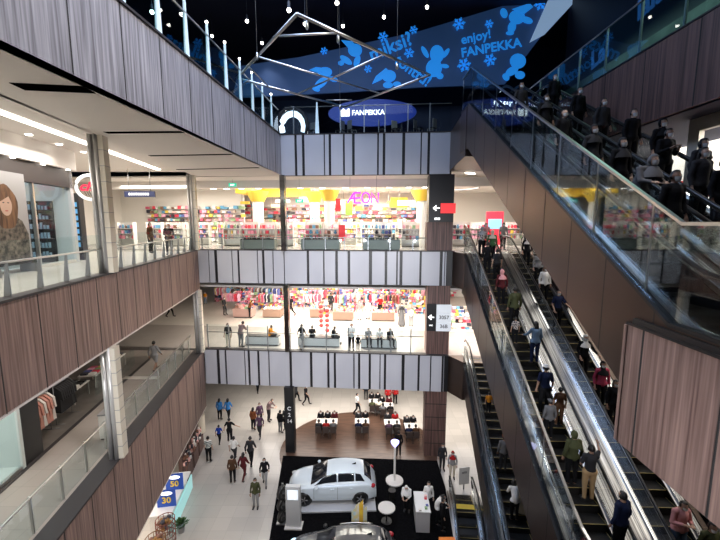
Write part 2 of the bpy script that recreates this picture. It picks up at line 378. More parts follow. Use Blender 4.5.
# --- columns
def uv_col(name, px, py, z0, z1, v0=-.2, w=.28, label=''):
    u = at_f(px, py)[0]; x, y, _ = FW(u, v0)
    r = empty(name, (x, y, z0), -PH, label, 'column')
    MB().bx(-w / 2, w / 2, -.08, .08, 0, z1 - z0).build('column_face', [MIRR], r)
    MB().bx(-w / 2 + .05, w / 2 - .05, .08, .5, 0, z1 - z0).build('column_core', [GREYM], r)
    return r
def left_col(y, z0, z1, label):
    x, yy = LF(y, .14); r = empty('gallery_column', (x, yy, z0), R(8.8), label, 'column')
    h = z1 - z0
    PIPE = mat('silver_pipe', (.52, .51, .50), .3, .35); MB().tube([(-.06, 0, 0), (-.06, 0, h)], .08, 14).build('pipe', [PIPE], r); MB().tube([(.11, .0, 0), (.11, .0, h)], .08, 14).build('pipe', [PIPE], r)
    m = MB(); m.bx(.18, .33, -.04, .3, 0, h)
    m.build('column_body', [CREAM], r)
    m = MB()
    for k in range(1, 9): m.bx(.175, .335, -.045, .305, h * k / 9, h * k / 9 + .02)
    m.build('joint_line', [GREYM], r)
left_col(12.1, L3 + .06, 2.74, 'twin pipe column with cream back on the middle gallery beside the round red sign')
left_col(22.1, L3 + .06, 2.74, 'pale column at the far corner of the middle gallery, left of the store')
left_col(11.7, L2 + .06, -4.1, 'twin pipe column standing on the second gallery walkway')
left_col(22.0, L2 + .06, -4.1, 'pale column at the far corner of the second gallery')
uv_col('steel_column', 284, 215, L3, 2.72, label='narrow steel column in front of the yellow store under the grey band')
uv_col('steel_column', 287.5, 315, L2 + .06, -3.75, label='narrow mirrored column in front of the shoe department')
u = at_f(291, 430)[0]; x, y, _ = FW(u, -.2)
r = empty('black_pylon', (x, y, L1), -PH, 'slim black column with small white lettering on the ground floor', 'column')
MB().bx(-.3, .3, -.1, .3, 0, 4.4).build('column_body', [BLACK], r)
for k, s in enumerate(('C', '2', '14')):
    text(s, .34, Matrix.Translation((0, -.11, 3.0 - k * .42)) @ Matrix.Rotation(R(90), 4, 'X'), mat('sign_white', (.8, .8, .8), .5), 'lettering', r, .02)

# wooden pier at the right end of the facade (levels 1-3) with its signs
def pier(name, px0, px1, py, z0, z1, label, cols=4, rows=0):
    u0, u1 = at_f(px0, py)[0], at_f(px1, py)[0]; m = MB()
    box_uv(m, u0, u1, .1, 1.2, z0, z1, 0)
    for k in range(1, cols):
        uu = u0 + (u1 - u0) * k / cols; box_uv(m, uu - .01, uu + .01, .09, .1, z0, z1, 1)
    for k in range(1, rows):
        zz = z0 + (z1 - z0) * k / rows; box_uv(m, u0, u1, .088, .1, zz - .02, zz + .02, 1)
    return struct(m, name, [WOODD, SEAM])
pier('wall_pier_1', 424.5, 446, 430, L1, -10.35, '', 3, 5)
pier('wall_pier_2', 427, 450, 315, L2, -3.75, '', 4)
pier('wall_pier_3', 427, 453, 235, L3, .0, '', 4)
u0, u1 = at_f(429, 200)[0], at_f(454, 200)[0]
m = MB(); box_uv(m, u0, u1, .0, 1.2, .0, 2.7); struct(m, 'wall_pier_sign_back', [BLACK])
SW = mat('sign_white', (.8, .8, .8), .5)
EW = mat('lit_white', (.9, .9, .9), .5, emit=(1, 1, 1), es=1.6)
ERED = mat('lit_red', (.8, .03, .03), .5, emit=(.9, .05, .06), es=.7)
u, z = at_f(441, 209); x, y, _ = FW(u, -.05)
r = empty('direction_sign', (x, y, z), -PH, 'black direction sign with white arrow and red strip right of the store', 'sign')
MB().bx(-.02, .82, -.02, .05, -.24, .32).build('red_panel', [ERED], r)
MB().add([(-.48, -.03, .05), (-.3, -.03, .22), (-.25, -.03, .17), (-.34, -.03, .08), (-.08, -.03, .08), (-.08, -.03, .02), (-.34, -.03, .02), (-.25, -.03, -.07), (-.3, -.03, -.12)],
         [(0, 8, 7, 6, 3, 2, 1), (3, 6, 5, 4)]).build('arrow', [EW], r)
MB().bx(-.36, -.2, -.04, -.02, -.62, -.5).bx(-.17, -.06, -.04, -.02, -.62, -.5).build('pictogram', [EW], r)
u, z = at_f(436, 318); x, y, _ = FW(u, -.0)
r = empty('direction_sign', (x, y, z), -PH, 'black and white direction sign with arrow on the second level pier', 'sign')
MB().bx(-.56, .0, -.03, .06, -.8, .85).build('black_panel', [BLACK], r)
m = MB()
for k in range(3): m.bx(.02, .9, -.05, .06, -.8 + k * .55, -.28 + k * .55)
m.build('white_panel', [mat('sign_face', (.62, .65, .68), .5, emit=(.8, .85, .9), es=.35)], r)
MB().add([(-.48, -.05, .05), (-.3, -.05, .22), (-.25, -.05, .17), (-.34, -.05, .08), (-.12, -.05, .08), (-.12, -.05, .02), (-.34, -.05, .02), (-.25, -.05, -.07), (-.3, -.05, -.12)],
         [(0, 8, 7, 6, 3, 2, 1), (3, 6, 5, 4)]).build('arrow', [EW], r)
DK = mat('dark_letters', (.05, .05, .06), .5)
for k, s in enumerate(('36B', '3057')):
    text(s, .3, Matrix.Translation((.46, -.06, -.5 + k * .55)) @ Matrix.Rotation(R(90), 4, 'X'), DK, 'lettering', r, .01)
text('WC', .12, Matrix.Translation((-.3, -.06, -.45)) @ Matrix.Rotation(R(90), 4, 'X'), EW, 'pictogram', r, .01)

# --- landings of the escalators, right of the facade
def landing(name, pts, zt, zb):
    struct(MB().prism(pts, zb, zt), name, [BRONZE])
def YW(x0, yaw, w, s): return (x0 + w * math.cos(yaw) + s * math.sin(yaw), s * math.cos(yaw) - w * math.sin(yaw))
E1X, E1Y = 4.93, R(2.3); E2X, E2Y = 4.2, R(5); E3X, E3Y = 4.55, R(.5)
landing('floor_landing_3', [FW(5.42, .1)[:2], YW(E1X, E1Y, -.02, 20.3), YW(E1X, E1Y, 4, 20.3), FW(9.6, .1)[:2]], L3, L3 - 2.0)
landing('floor_landing_2', [FW(5.36, .1)[:2], YW(E2X, E2Y, -.02, 20.6), YW(E2X, E2Y, 4, 20.6), FW(9.6, .1)[:2]], L2, L2 - 2.3)
landing('floor_landing_4', [FW(5.10, .1)[:2], YW(E3X, E3Y, -.02, 17.0), YW(E3X, E3Y, 4, 17.0), FW(8.6, .1)[:2]], L4, L4 - 2.1)

# ================================================================ ESCALATORS
T30 = math.tan(R(30))
STEPM = mat('step_metal', (.045, .043, .042), .45, .6)
STEPE = mat('step_edge', (.55, .42, .16), .5)
DECKM = vary(mat('deck_steel', rough=.3, metal=1), (30, .15, 1), (.16, .15, .15), (.55, .54, .53), 2)  # painted streaks imitate store lights reflected in the steel
def frame_M(x0, yaw): return Matrix.Translation((x0, 0, 0)) @ Matrix.Rotation(-yaw, 4, 'Z')
def path(s0, z0, s1, z1, ext0=1.3, ext1=1.3):      # rounded step line, bottom to top
    return [(s0 - ext0, z0), (s0 - .35, z0), (s0, z0 + .05), (s0 + .4, z0 + .23), (s1 - .4, z1 - .23), (s1, z1 - .05), (s1 + .35, z1), (s1 + ext1, z1)]
def zline(pth, s):
    for (a, za), (b, zb) in zip(pth, pth[1:]):
        if s <= b: return za + (zb - za) * (s - a) / (b - a) if b > a else za
    return pth[-1][1]
def strip(mb, pth, w0, w1, h0, h1, mi=0):           # extrude the step line: a beam of section (w0..w1, h0..h1)
    n = len(pth); vs = []
    for s, z in pth: vs += [(w0, s, z + h0), (w1, s, z + h0), (w1, s, z + h1), (w0, s, z + h1)]
    fs = [(3, 2, 1, 0), tuple(4 * (n - 1) + k for k in range(4))]
    for i in range(n - 1):
        for k in range(4): fs.append((4 * i + k, 4 * i + (k + 1) % 4, 4 * i + 4 + (k + 1) % 4, 4 * i + 4 + k))
    mb.add(vs, fs, mi)
step_mesh = None
def make_step(e=True):
    m = MB(); m.bx(-.5, .5, -.2, .2, -.02, .0, 0)
    for k in range(24): m.bx(-.49 + k * .0415, -.468 + k * .0415, -.19, .2, 0, .012, 0)
    m.bx(-.5, .5, -.2, -.18, -.23, 0, 0); 
    if e: m.bx(-.5, .5, -.205, -.19, .002, .014, 1); m.bx(-.5, -.48, -.2, .2, .002, .014, 1); m.bx(.48, .5, -.2, .2, .002, .014, 1)
    return m.mesh('step', [STEPM, STEPE])
step_mesh = make_step(); step_plain = make_step(False)
def escalator(label, x0, yaw, w, s0, z0, s1, z1, outer_cladding=False, cl=(-.1, -1.9), smin=None, group='escalators between the levels'):
    base = Vector(YW(x0, yaw, w, s0) + (z0,)); r = empty('escalator', base, -yaw, label, 'escalator', group)
    L = lambda s: s - s0
    pth = [(s - s0, z - z0) for s, z in path(s0, z0, s1, z1)]
    H = .30
    for sd in (0, 1):            # inner decks, balustrades, handrails left and right
        wa = 0 if sd == 0 else 1.3 + H - .0
        a, b = (0, H) if sd == 0 else (1.3, 1.6)
        m = MB(); strip(m, pth, a, b, -.05, .06); m.build('deck', [DECKM], r)
        c = a + .2 if sd == 0 else a + .1
        m = MB(); strip(m, pth, c - .008, c + .008, .06, .88); m.build('balustrade_glass', [GLASSE], r)
        m = MB(); strip(m, pth, c - .02, c + .02, .06, .12); strip(m, pth, c - .025, c + .025, .86, .90)
        m.build('channel', [CHROME], r)
        hp = [(c, s, z + .93) for s, z in pth]
        e0, e1 = pth[0], pth[-1]
        hp = [(c, e0[0] + .1, e0[1] + .35), (c, e0[0] - .2, e0[1] + .5), (c, e0[0] - .25, e0[1] + .75)] + hp + [(c, e1[0] + .25, e1[1] + .75), (c, e1[0] + .2, e1[1] + .5), (c, e1[0] - .1, e1[1] + .35)]
        m = MB(); m.tube(hp, .042, 8); m.build('handrail', [RUBBER], r)
    m = MB(); strip(m, pth, .02, 1.58, -1.1, -.30); m.build('truss', [BLACK], r)
    n = int((s1 - s0) / .4)
    sm = smin if smin is not None else -1
    for k in range(-2, n + 3):
        s = k * .4 + .2
        z = zline(pth, s) if not (0 < s < s1 - s0) else max(0, min(z1 - z0, round((s * T30) / .231) * .231))
        o = bpy.data.objects.new('step', step_mesh if z0 < -5 else step_plain); COL.objects.link(o); o.parent = r; o.location = (.8, s, z)
    return r, pth
E1 = dict(x0=E1X, yaw=E1Y, s0=7.95, z0=L2 - .81, s1=20.3, z1=L3)
E2 = dict(x0=E2X, yaw=E2Y, s0=9.1, z0=L1, s1=20.6, z1=L2)
E3 = dict(x0=E3X, yaw=E3Y, s0=5.35, z0=L3, s1=17.0, z1=L4)
escalator('left lane of the long escalator from the second level up to the store level, crowded', w=.12, **E1)
escalator('right lane of the long escalator under the dark cladding, seen beyond the chrome deck', w=2.25, **E1)
escalator('lower escalator going down to the ground floor, its left lane with an orange child', w=.12, **E2)
escalator('lower escalator going down to the ground floor, hidden right lane', w=2.0, **E2)
escalator('upper right escalator rising to the blue hall, nearer lane behind tall glass', w=.25, **E3)
escalator('upper right escalator rising to the blue hall, farther lane with dark crowd', w=2.05, **E3)
escalator('small escalator down to the basement beside the black carpet', x0=4.55 - 17.4 * math.sin(R(5)) + .06, yaw=R(5), w=0, s0=10.5, z0=L1 - 4.2, s1=17.4, z1=L1)
escalator('small escalator down to the basement, its right lane with yellow comb edge', x0=4.55 - 17.4 * math.sin(R(5)) + .06, yaw=R(5), w=1.65, s0=10.5, z0=L1 - 4.2, s1=17.4, z1=L1)
cb = YW(4.55 - 17.4 * math.sin(R(5)) + .06, R(5), 0, 17.5)
m = MB(); m.bx(0.3, 3.0, -.02, .3, 0, .02); tag(m.build('comb_plate', [YEL], loc=(cb[0], cb[1], L1 + .005), rz=-R(5)), 'yellow edged plate at the head of the basement escalator', 'plate')

def shell(name, label, x0, yaw, s0, z0, s1, z1, hc0, hc1, gh, cat='glass barrier', postn=9, top_ext=1.3, bot_ext=1.3, mg=GLASSR, thick=.12, pth=None, clm=None):
    pth = pth or path(s0, z0, s1, z1, bot_ext, top_ext)
    r = empty(name, YW(x0, yaw, 0, s0) + (z0,), -yaw, label, cat)
    P = [(s - s0, z - z0) for s, z in pth]
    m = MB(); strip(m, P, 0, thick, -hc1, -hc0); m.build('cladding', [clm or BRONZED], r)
    m = MB(); n = int((s1 - s0) / 1.25)
    for k in range(n + 1):
        s = k * 1.25 + .3; z = zline(P, s); m.bx(-.004, 0, s - .008, s + .008, z - hc1 + .02, z - hc0 - .02)
    m.build('cladding_seam', [SEAM], r)
    m = MB(); strip(m, P, -.02, thick + .02, -hc0, -hc0 + .06); m.build('base_rail', [BLACK], r)
    m = MB(); strip(m, P, .04, .055, -hc0 + .06, gh); m.build('glass_panel', [mg], r)
    m = MB(); strip(m, P, .015, .08, gh, gh + .05); m.build('top_rail', [STEEL], r)
    for k in range(postn + 1):
        s = P[0][0] + (P[-1][0] - P[0][0]) * k / postn; z = zline(P, s)
        MB().bx(.055, .075, s - .018, s + .018, z - hc0 + .03, z + gh).build('post', [STEEL], r)
    return r
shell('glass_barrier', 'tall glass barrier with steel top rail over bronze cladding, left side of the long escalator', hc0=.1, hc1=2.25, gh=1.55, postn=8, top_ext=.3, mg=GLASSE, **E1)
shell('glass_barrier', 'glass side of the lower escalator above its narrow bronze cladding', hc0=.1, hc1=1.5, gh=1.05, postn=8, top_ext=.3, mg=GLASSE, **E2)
shell('glass_barrier', 'tall reflective glass barrier over bronze cladding of the upper right escalator', hc0=.05, hc1=1.85, gh=1.45, postn=9, clm=BRONZE, pth=[(4.45, -1.5), (5.35, -1.5), (16.7, 5.05), (18.0, 5.05)], **E3)
m = MB()
strip(m, path(**{k: E1[k] for k in ('s0', 'z0', 's1', 'z1')}), 1.72, 2.25, -.25, .04)
o = tag(m.build('middle_deck', [DECKM], loc=(E1X, 0, 0), rz=-E1Y), 'bright chrome strip between the two long escalator lanes', 'deck')
m = MB(); strip(m, path(**{k: E3[k] for k in ('s0', 'z0', 's1', 'z1')}), 1.85, 2.05, -.25, .04); strip(m, path(**{k: E3[k] for k in ('s0', 'z0', 's1', 'z1')}), 3.66, 3.78, -1.85, .04)
m.build('middle_deck', [STEPM], loc=(E3X, 0, 0), rz=-E3Y); tag(bpy.data.objects['middle_deck.001'], 'dark strip between the lanes of the upper right escalator', 'deck')
m = MB(); strip(m, path(**{k: E1[k] for k in ('s0', 'z0', 's1', 'z1')}), 3.86, 4.0, -2.2, .1)
tag(m.build('side_cladding_wall', [BRONZE], loc=(E1X, 0, 0), rz=-E1Y), 'bronze cladding along the far side of the long escalator', 'cladding')
m = MB(); strip(m, path(**{k: E2[k] for k in ('s0', 'z0', 's1', 'z1')}), 3.62, 3.76, -1.5, .1)
tag(m.build('side_cladding_wall', [BRONZE], loc=(E2X, 0, 0), rz=-E2Y), 'bronze cladding along the far side of the lower escalator', 'cladding')

# level 3 east landing barrier, by the camera's right: glass from the escalator foot towards the camera
r = empty('glass_barrier', (4.6, 4.4, L3), 0, 'glass barrier with steel rail along the nearest landing edge above the wooden fascia', 'glass barrier')
m = MB(); m.bx(-.01, .01, -7, .0, .1, 1.66); m.build('glass_panel', [GLASSR], r)
m = MB(); m.bx(-.03, .03, -7, .0, 1.66, 1.71); m.build('top_rail', [STEEL], r)
for k in range(5): MB().bx(-.03, .03, -k * 1.5 - .03, -k * 1.5 + .03, .05, 1.66).build('post', [STEEL], r)
m = MB(); m.bx(-.06, .14, -7, 1.6, .05, .14); m.build('base_rail', [BLACK], r)

# ================================================================ RAILINGS
def railing_facade(key, u0, u1, z, posts, label, h=1.0, gh=1.2, v=.12):
    x, y, _ = FW(u0, v); r = empty('glass_railing', (x, y, z), -PH, label, 'railing', 'glass railings of the galleries')
    m = MB(); m.bx(0, u1 - u0, -.006, .006, .03, gh); m.build('glass_panel', [GLASS], r)
    m = MB(); m.tube([(0, .03, h), (u1 - u0, .03, h)], .025, 8); m.build('handrail', [GREYM], r)
    for p in posts: MB().bx(p - u0 - .03, p - u0 + .03, .0, .06, 0, gh).build('post', [GREYM], r)
    return r
U3 = lambda px: at_f(px, 245)[0]
railing_facade('3', U3(200), U3(427), L3 + .06, [U3(p) for p in (201, 221, 242, 262, 303, 325, 344, 368, 390, 413)], 'glass railing in front of the yellow store', .72, .78)
U2 = lambda px: at_f(px, 340)[0]
railing_facade('2', U2(206), U2(424), L2 + .06, [U2(p) for p in (207, 228, 247, 267, 302, 326, 348, 369, 391, 411)], 'glass railing in front of the shoe department', 1.05, 1.55)
U4 = lambda px: at_f(px, 120)[0]
r = railing_facade('4', U4(284), U4(452), L4 + .04, [U4(p) for p in (293, 340, 364, 385, 408, 430)], 'glass railing above the blue grey band before the blue sign', 1.55, 1.6)
fin = MB().add([(-.12, 0, 0), (.12, 0, 0), (.03, 0, 1.75), (-.03, 0, 1.75), (-.12, .06, 0), (.12, .06, 0), (.03, .06, 1.75), (-.03, .06, 1.75)],
               [(0, 1, 2, 3), (7, 6, 5, 4), (0, 3, 7, 4), (1, 5, 6, 2), (3, 2, 6, 7), (0, 4, 5, 1)])
FINM = mat('lit_fin', (.62, .74, .80), .3, emit=(.5, .72, .85), es=.35)
BULB = mat('lamp_bulb', (1, 1, 1), .5, emit=(1, .93, .85), es=14)
fm = fin.mesh('fin', [FINM])
def put_fin(p, rz, group, label, lamp=True):
    o = empty('railing_lamp_post', p, rz, label, 'lamp post', group)
    f = bpy.data.objects.new('fin', fm); COL.objects.link(f); f.parent = o
    if lamp: MB().ell((0, .03, 1.8), .05, 8).build('bulb', [BULB], o)
put_fin(FW(U4(317), -.02, L4 + .04), -PH, 'lamp posts on the top railings', 'single tapered glowing post standing on the top facade railing', False)
# top gallery railing, left
a, b = UF(22.2, .06), UF(YN, .06); dirU = math.atan(-.068)
def rail_run(fn, y0, y1, z, h, gh, posts, label, cat='railing', mg=GLASS, postm=GREYM, tall=None, rail=True, off=.1, fin_shape=True, group='glass railings of the galleries'):
    p0, p1 = Vector(fn(y0, off)), Vector(fn(y1, off)); d = (p1 - p0); Ln = d.length; ang = math.atan2(d.y, d.x)
    r = empty('glass_railing', (p0.x, p0.y, z), ang, label, cat, group)
    MB().bx(0, Ln, -.006, .006, .04, gh).build('glass_panel', [mg], r)
    if rail: MB().tube([(0, .03, h), (Ln, .03, h)], .025, 8).build('handrail', [STEEL], r)
    for y in posts:
        s = (y0 - y) / (y0 - y1) * Ln
        m = MB()
        if fin_shape: m.add([(s - .02, -.02, 0), (s + .02, -.02, 0), (s + .02, -.16, 0), (s - .02, -.16, 0), (s - .02, -.02, h), (s + .02, -.02, h), (s + .02, -.06, h), (s - .02, -.06, h)], [(3, 2, 1, 0), (4, 5, 6, 7), (0, 1, 5, 4), (1, 2, 6, 5), (2, 3, 7, 6), (3, 0, 4, 7)])
        else: m.bx(s - .02, s + .02, -.06, .0, 0, h)
        m.build('post', [postm], r)
    return r
rail_run(UF, 22.2, YN, L4 + .04, 1.35, 1.4, [], 'teal glass railing along the top gallery with glowing posts', mg=GLASST, rail=True)
for k in range(13):
    y = 21.0 - k * 1.45; x, yy = UF(y, .06)
    put_fin((x, yy, L4 + .04), dirU + R(90), 'lamp posts along the top left gallery', 'tapered glowing lamp post of the top left gallery railing')
rail_run(LF, 22.2, YN, L3 + .06, .78, 1.25, [21.9 - k * 1.05 for k in range(24)], 'glass railing with dark fin posts on the middle left gallery', off=.15, postm=GREYM)
rail_run(LF, 22.2, YN, L2 + .06, 1.05, 1.1, [21.9 - k * 1.2 for k in range(20)], 'glass railing with slim steel posts on the second left gallery walkway', off=.62, fin_shape=False, postm=STEEL)
# east top gallery railing
p = empty('glass_railing', (8.5, 20.4, L4 + .04), -R(90), 'greenish glass railing of the top right gallery above dark wood', 'railing')
MB().bx(0, 23, -.006, .006, .04, 1.55).build('glass_panel', [GLASST], p)
MB().tube([(0, 0, 1.57), (23, 0, 1.57)], .03, 8).build('top_rail', [GREYM], p)
for k in range(14): MB().bx(k * 1.6 + .3, k * 1.6 + .36, .0, .05, 0, 1.55).build('post', [GREYM], p)

# ================================================================ PEOPLE
DARKF = .62
SKIN = mat('skin', (.46, .28, .20), .55); SKIN2 = mat('skin_light', (.60, .40, .30), .55); SKIN3 = mat('skin_dark', (.28, .16, .11), .55)
EYE = mat('eye', (.02, .015, .012), .3); HAIR = mat('hair_black', (.012, .010, .010), .45); HAIRB = mat('hair_brown', (.05, .028, .018), .5)
MASK = mat('mask_white', (.7, .72, .74), .7); SHOE = mat('shoe_black', (.02, .02, .022), .5)
def cloth(c):
    if max(c) < .5 or max(c) / (min(c) + .001) > 4: c = tuple(x * DARKF for x in c)
    return mat('cloth_%03d%03d%03d' % tuple(int(x * 999) for x in c), c, .85, spec=.15)
CC = dict(black=(.014, .014, .017), navy=(.02, .03, .085), blue=(.07, .30, .75), royal=(.03, .09, .55), white=(.75, .74, .72), grey=(.22, .22, .23), lgrey=(.45, .45, .46),
          olive=(.10, .11, .05), green=(.10, .24, .10), maroon=(.14, .025, .03), brown=(.13, .065, .035), rust=(.30, .10, .04), khaki=(.50, .33, .17), pink=(.65, .30, .30), hot=(.62, .08, .16),
          red=(.62, .03, .03), orange=(.85, .32, .03), denim=(.10, .15, .24), ldenim=(.22, .33, .48), cream=(.62, .55, .44), purple=(.16, .09, .16), yellow=(.8, .6, .1), char=(.05, .05, .055), mauve=(.35, .24, .24))
def stripes():
    m = mat('cloth_stripes', rough=.85); n, l, b = nodes(m)
    tc = n.new('ShaderNodeTexCoord'); w = n.new('ShaderNodeTexWave'); w.bands_direction = 'Z'; w.inputs['Scale'].default_value = 3.2
    cr = n.new('ShaderNodeValToRGB'); cr.color_ramp.interpolation = 'CONSTANT'; cr.color_ramp.elements[1].position = .5
    cr.color_ramp.elements[0].color = (.05, .08, .08, 1); cr.color_ramp.elements[1].color = (.7, .7, .66, 1)
    l.new(tc.outputs['Object'], w.inputs[0]); l.new(w.outputs['Fac'], cr.inputs[0]); l.new(cr.outputs[0], b.inputs['Base Color']); return m
STR = stripes()
def pattern(name, c1, c2):
    return vary(mat(name, rough=.85), (14, 14, 14), c1, c2, 1, .47, .53)
PAT = pattern('cloth_pattern', (.5, .45, .42), (.05, .04, .05))

def joints(pose):
    J = dict(pel=(0, 0, .93), ab=(0, 0, 1.10), ch=(0, 0, 1.30), nk=(0, .0, 1.44), hd=(0, .015, 1.585),
             hL=(-.09, 0, .90), kL=(-.10, .02, .49), aL=(-.10, -.02, .085), tL=(-.12, .13, .035), hR=(.09, 0, .90), kR=(.10, .02, .49), aR=(.10, -.02, .085), tR=(.12, .13, .035),
             sL=(-.155, 0, 1.37), eL=(-.23, -.02, 1.10), wL=(-.24, .06, .86), sR=(.155, 0, 1.37), eR=(.23, -.02, 1.10), wR=(.24, .06, .86))
    def s(**k): J.update(k)
    if pose == 'walk': s(kL=(-.09, .20, .52), aL=(-.09, .26, .10), tL=(-.1, .41, .07), kR=(.09, -.02, .49), aR=(.09, -.28, .14), tR=(.1, -.17, .05), eL=(-.24, -.12, 1.12), wL=(-.24, -.10, .87), eR=(.24, .08, 1.11), wR=(.22, .25, .92))
    if pose == 'phone': s(hd=(0, .05, 1.57), eL=(-.23, .03, 1.10), wL=(-.09, .25, 1.18), eR=(.23, .03, 1.10), wR=(.09, .26, 1.20))
    if pose == 'rail': s(eR=(.27, .13, 1.14), wR=(.31, .38, 1.06), eL=(-.23, .0, 1.1), wL=(-.20, .14, .90))
    if pose == 'railL': s(eL=(-.27, .13, 1.14), wL=(-.31, .38, 1.06), eR=(.23, .0, 1.1), wR=(.20, .14, .90))
    if pose == 'up': s(eR=(.30, .20, 1.42), wR=(.36, .42, 1.50), eL=(-.24, .02, 1.1), wL=(-.12, .22, 1.05))
    if pose == 'out': s(eR=(.36, .05, 1.18), wR=(.55, .12, 1.06), eL=(-.30, .0, 1.12), wL=(-.36, .06, .90), kL=(-.12, .12, .5), aL=(-.14, .1, .09), tL=(-.15, .25, .04))
    if pose == 'lean': s(ch=(0, .12, 1.27), nk=(0, .20, 1.38), hd=(0, .27, 1.50), sL=(-.17, .16, 1.33), sR=(.17, .16, 1.33), eL=(-.22, .26, 1.10), wL=(-.12, .46, 1.05), eR=(.22, .26, 1.10), wR=(.12, .46, 1.05))
    if pose == 'sit': s(pel=(0, 0, .50), ab=(0, .02, .67), ch=(0, .05, .87), nk=(0, .08, 1.01), hd=(0, .13, 1.15), hL=(-.10, .02, .50), kL=(-.12, .43, .50), aL=(-.12, .42, .085), tL=(-.13, .57, .035),
                        hR=(.10, .02, .50), kR=(.12, .43, .50), aR=(.12, .42, .085), tR=(.13, .57, .035), sL=(-.17, .05, .94), eL=(-.22, .12, .70), wL=(-.12, .35, .70), sR=(.17, .05, .94), eR=(.22, .12, .70), wR=(.12, .35, .70))
    return J
BONES = [('pel', 'ab', .135, .12, 'T'), ('ab', 'ch', .12, .145, 'T'), ('ch', 'nk', .13, .06, 'T'), ('sL', 'sR', .065, .065, 'T'), ('nk', 'hd', .052, .05, 'N'),
         ('hL', 'hR', .105, .105, 'P'), ('pel', 'pel', .13, .13, 'P')]
for q in 'LR':
    BONES += [('h' + q, 'k' + q, .09, .058, 'L'), ('k' + q, 'a' + q, .056, .037, 'C'), ('a' + q, 't' + q, .042, .036, 'F'), ('s' + q, 'e' + q, .052, .040, 'U'), ('e' + q, 'w' + q, .038, .027, 'A')]
_pc = {}
def pose_meshes(pose):
    if pose in _pc: return _pc[pose]
    J = {k: Vector(v) for k, v in joints(pose).items()}
    m = MB()
    for a, b, ra, rb, t in BONES:
        A, B = J[a], J[b]; flat = 1.0
        if t == 'T' and a in ('pel', 'ab'): flat = .72
        if (B - A).length < .01: m.ell(A, (ra * 1.15, ra * .9, ra), 10); continue
        n = 5; m.tube([A.lerp(B, i / n) for i in range(n + 1)], [ra + (rb - ra) * i / n for i in range(n + 1)], 10)
        m.ell(A, ra, 8); m.ell(B, rb, 8)
    # widen torso
    for a in ('ab', 'ch'):
        c = J[a]; m.ell(c, (.155 if a == 'ch' else .135, .10, .13), 12)
    h = J['hd']; m.ell(h, (.075, .092, .108), 14); m.ell(h + Vector((0, .045, -.055)), (.05, .05, .055), 10)
    m.ell(h + Vector((0, .098, -.012)), (.013, .018, .022), 8)
    for q in (-1, 1): m.ell(h + Vector((q * .077, -.005, -.01)), (.012, .02, .03), 8)
    for q in 'LR':
        w, e = J['w' + q], J['e' + q]; d = (w - e).normalized(); m.ell(w + d * .055, .036, 8)
        m.tube([w, w + d * .09], [.027, .034], 8)
    me = m.mesh('tmp', [SKIN]); o = bpy.data.objects.new('tmp', me); COL.objects.link(o)
    rm = o.modifiers.new('r', 'REMESH'); rm.mode = 'VOXEL'; rm.voxel_size = .017; rm.use_smooth_shade = True
    sm = o.modifiers.new('s', 'SMOOTH'); sm.iterations = 3; sm.factor = .5
    bpy.context.view_layer.update()
    ev = o.evaluated_get(bpy.context.evaluated_depsgraph_get()); bm = bpy.data.meshes.new_from_object(ev); bpy.data.objects.remove(o)
    nv = len(bm.vertices); V = np.zeros(nv * 3, np.float32); bm.vertices.foreach_get('co', V); V = V.reshape(-1, 3)
    N = np.array([v.normal[:] for v in bm.vertices]); F = [tuple(p.vertices) for p in bm.polygons]
    best = np.full(nv, 9.); lab = np.array(['T'] * nv); par = np.zeros(nv)
    def segd(A, B):
        A, B = np.array(A), np.array(B); ab = B - A; L = max((ab ** 2).sum(), 1e-9); t = np.clip(((V - A) @ ab) / L, 0, 1)
        return np.linalg.norm(V - (A + t[:, None] * ab), axis=1), t
    ext = [(a, b, ra, rb, t) for a, b, ra, rb, t in BONES]
    for a, b, ra, rb, t in ext:
        d, tt = segd(J[a], J[b]); d = d - (ra + (rb - ra) * tt); k = d < best
        best[k] = d[k]; lab[k] = t; par[k] = tt[k]
    d, tt = segd(h + Vector((0, 0, -.07)), h + Vector((0, 0, .05))); k = d < .11; lab[k & (V[:, 2] > h.z - .12)] = 'H'
    for q in 'LR':
        w, e = J['w' + q], J['e' + q]; dd = (w - e).normalized(); d, tt = segd(w + dd * .01, w + dd * .12); k = d < .045; lab[k & (d < .05)] = 'W'
    # body with fingers and eyes
    b = MB(); b.add([tuple(p) for p in V], F, 0, True)
    for q, sx in (('L', -1), ('R', 1)):
        w, e = J['w' + q], J['e' + q]; d = (w - e).normalized(); side = d.cross(Vector((0, 0, 1)) if abs(d.z) < .8 else Vector((0, 1, 0))).normalized()
        up = side.cross(d).normalized(); inn = Vector((-sx, .3, -.2)).normalized()
        for i, ln in enumerate((.065, .075, .07, .055)):
            o_ = w + d * .075 + side * (.024 - .016 * i); b.tube([o_, o_ + d * ln * .6, o_ + d * ln * .85 + inn * .02, o_ + d * ln * .95 + inn * .04], [.0095, .009, .008, .006], 5)
        o_ = w + d * .035 + side * .022; b.tube([o_, o_ + side * .028 + d * .025, o_ + side * .03 + d * .055], [.012, .010, .007], 5)
    for q in (-1, 1): b.ell(h + Vector((q * .03, .086, .012)), (.011, .009, .007), 6, 1)
    b.tube([h + Vector((-.022, .092, -.05)), h + Vector((0, .098, -.052)), h + Vector((.022, .092, -.05))], .005, 4, 2)
    hz = h.z
    def sel(cond, off, name, extra=None):
        idx = np.where(cond)[0]; remap = -np.ones(nv, int); remap[idx] = np.arange(len(idx))
        mb = MB(); P = V[idx] + N[idx] * (off if np.isscalar(off) else off[idx][:, None]); fs = [tuple(remap[i] for i in f) for f in F if all(cond[i] for i in f)]
        mb.add([tuple(p) for p in P], fs, 0, True)
        if extra: extra(mb)
        return mb
    z, y = V[:, 2], V[:, 1]; out = {}
    is_ = lambda s_: np.isin(lab, list(s_))
    out['body'] = b
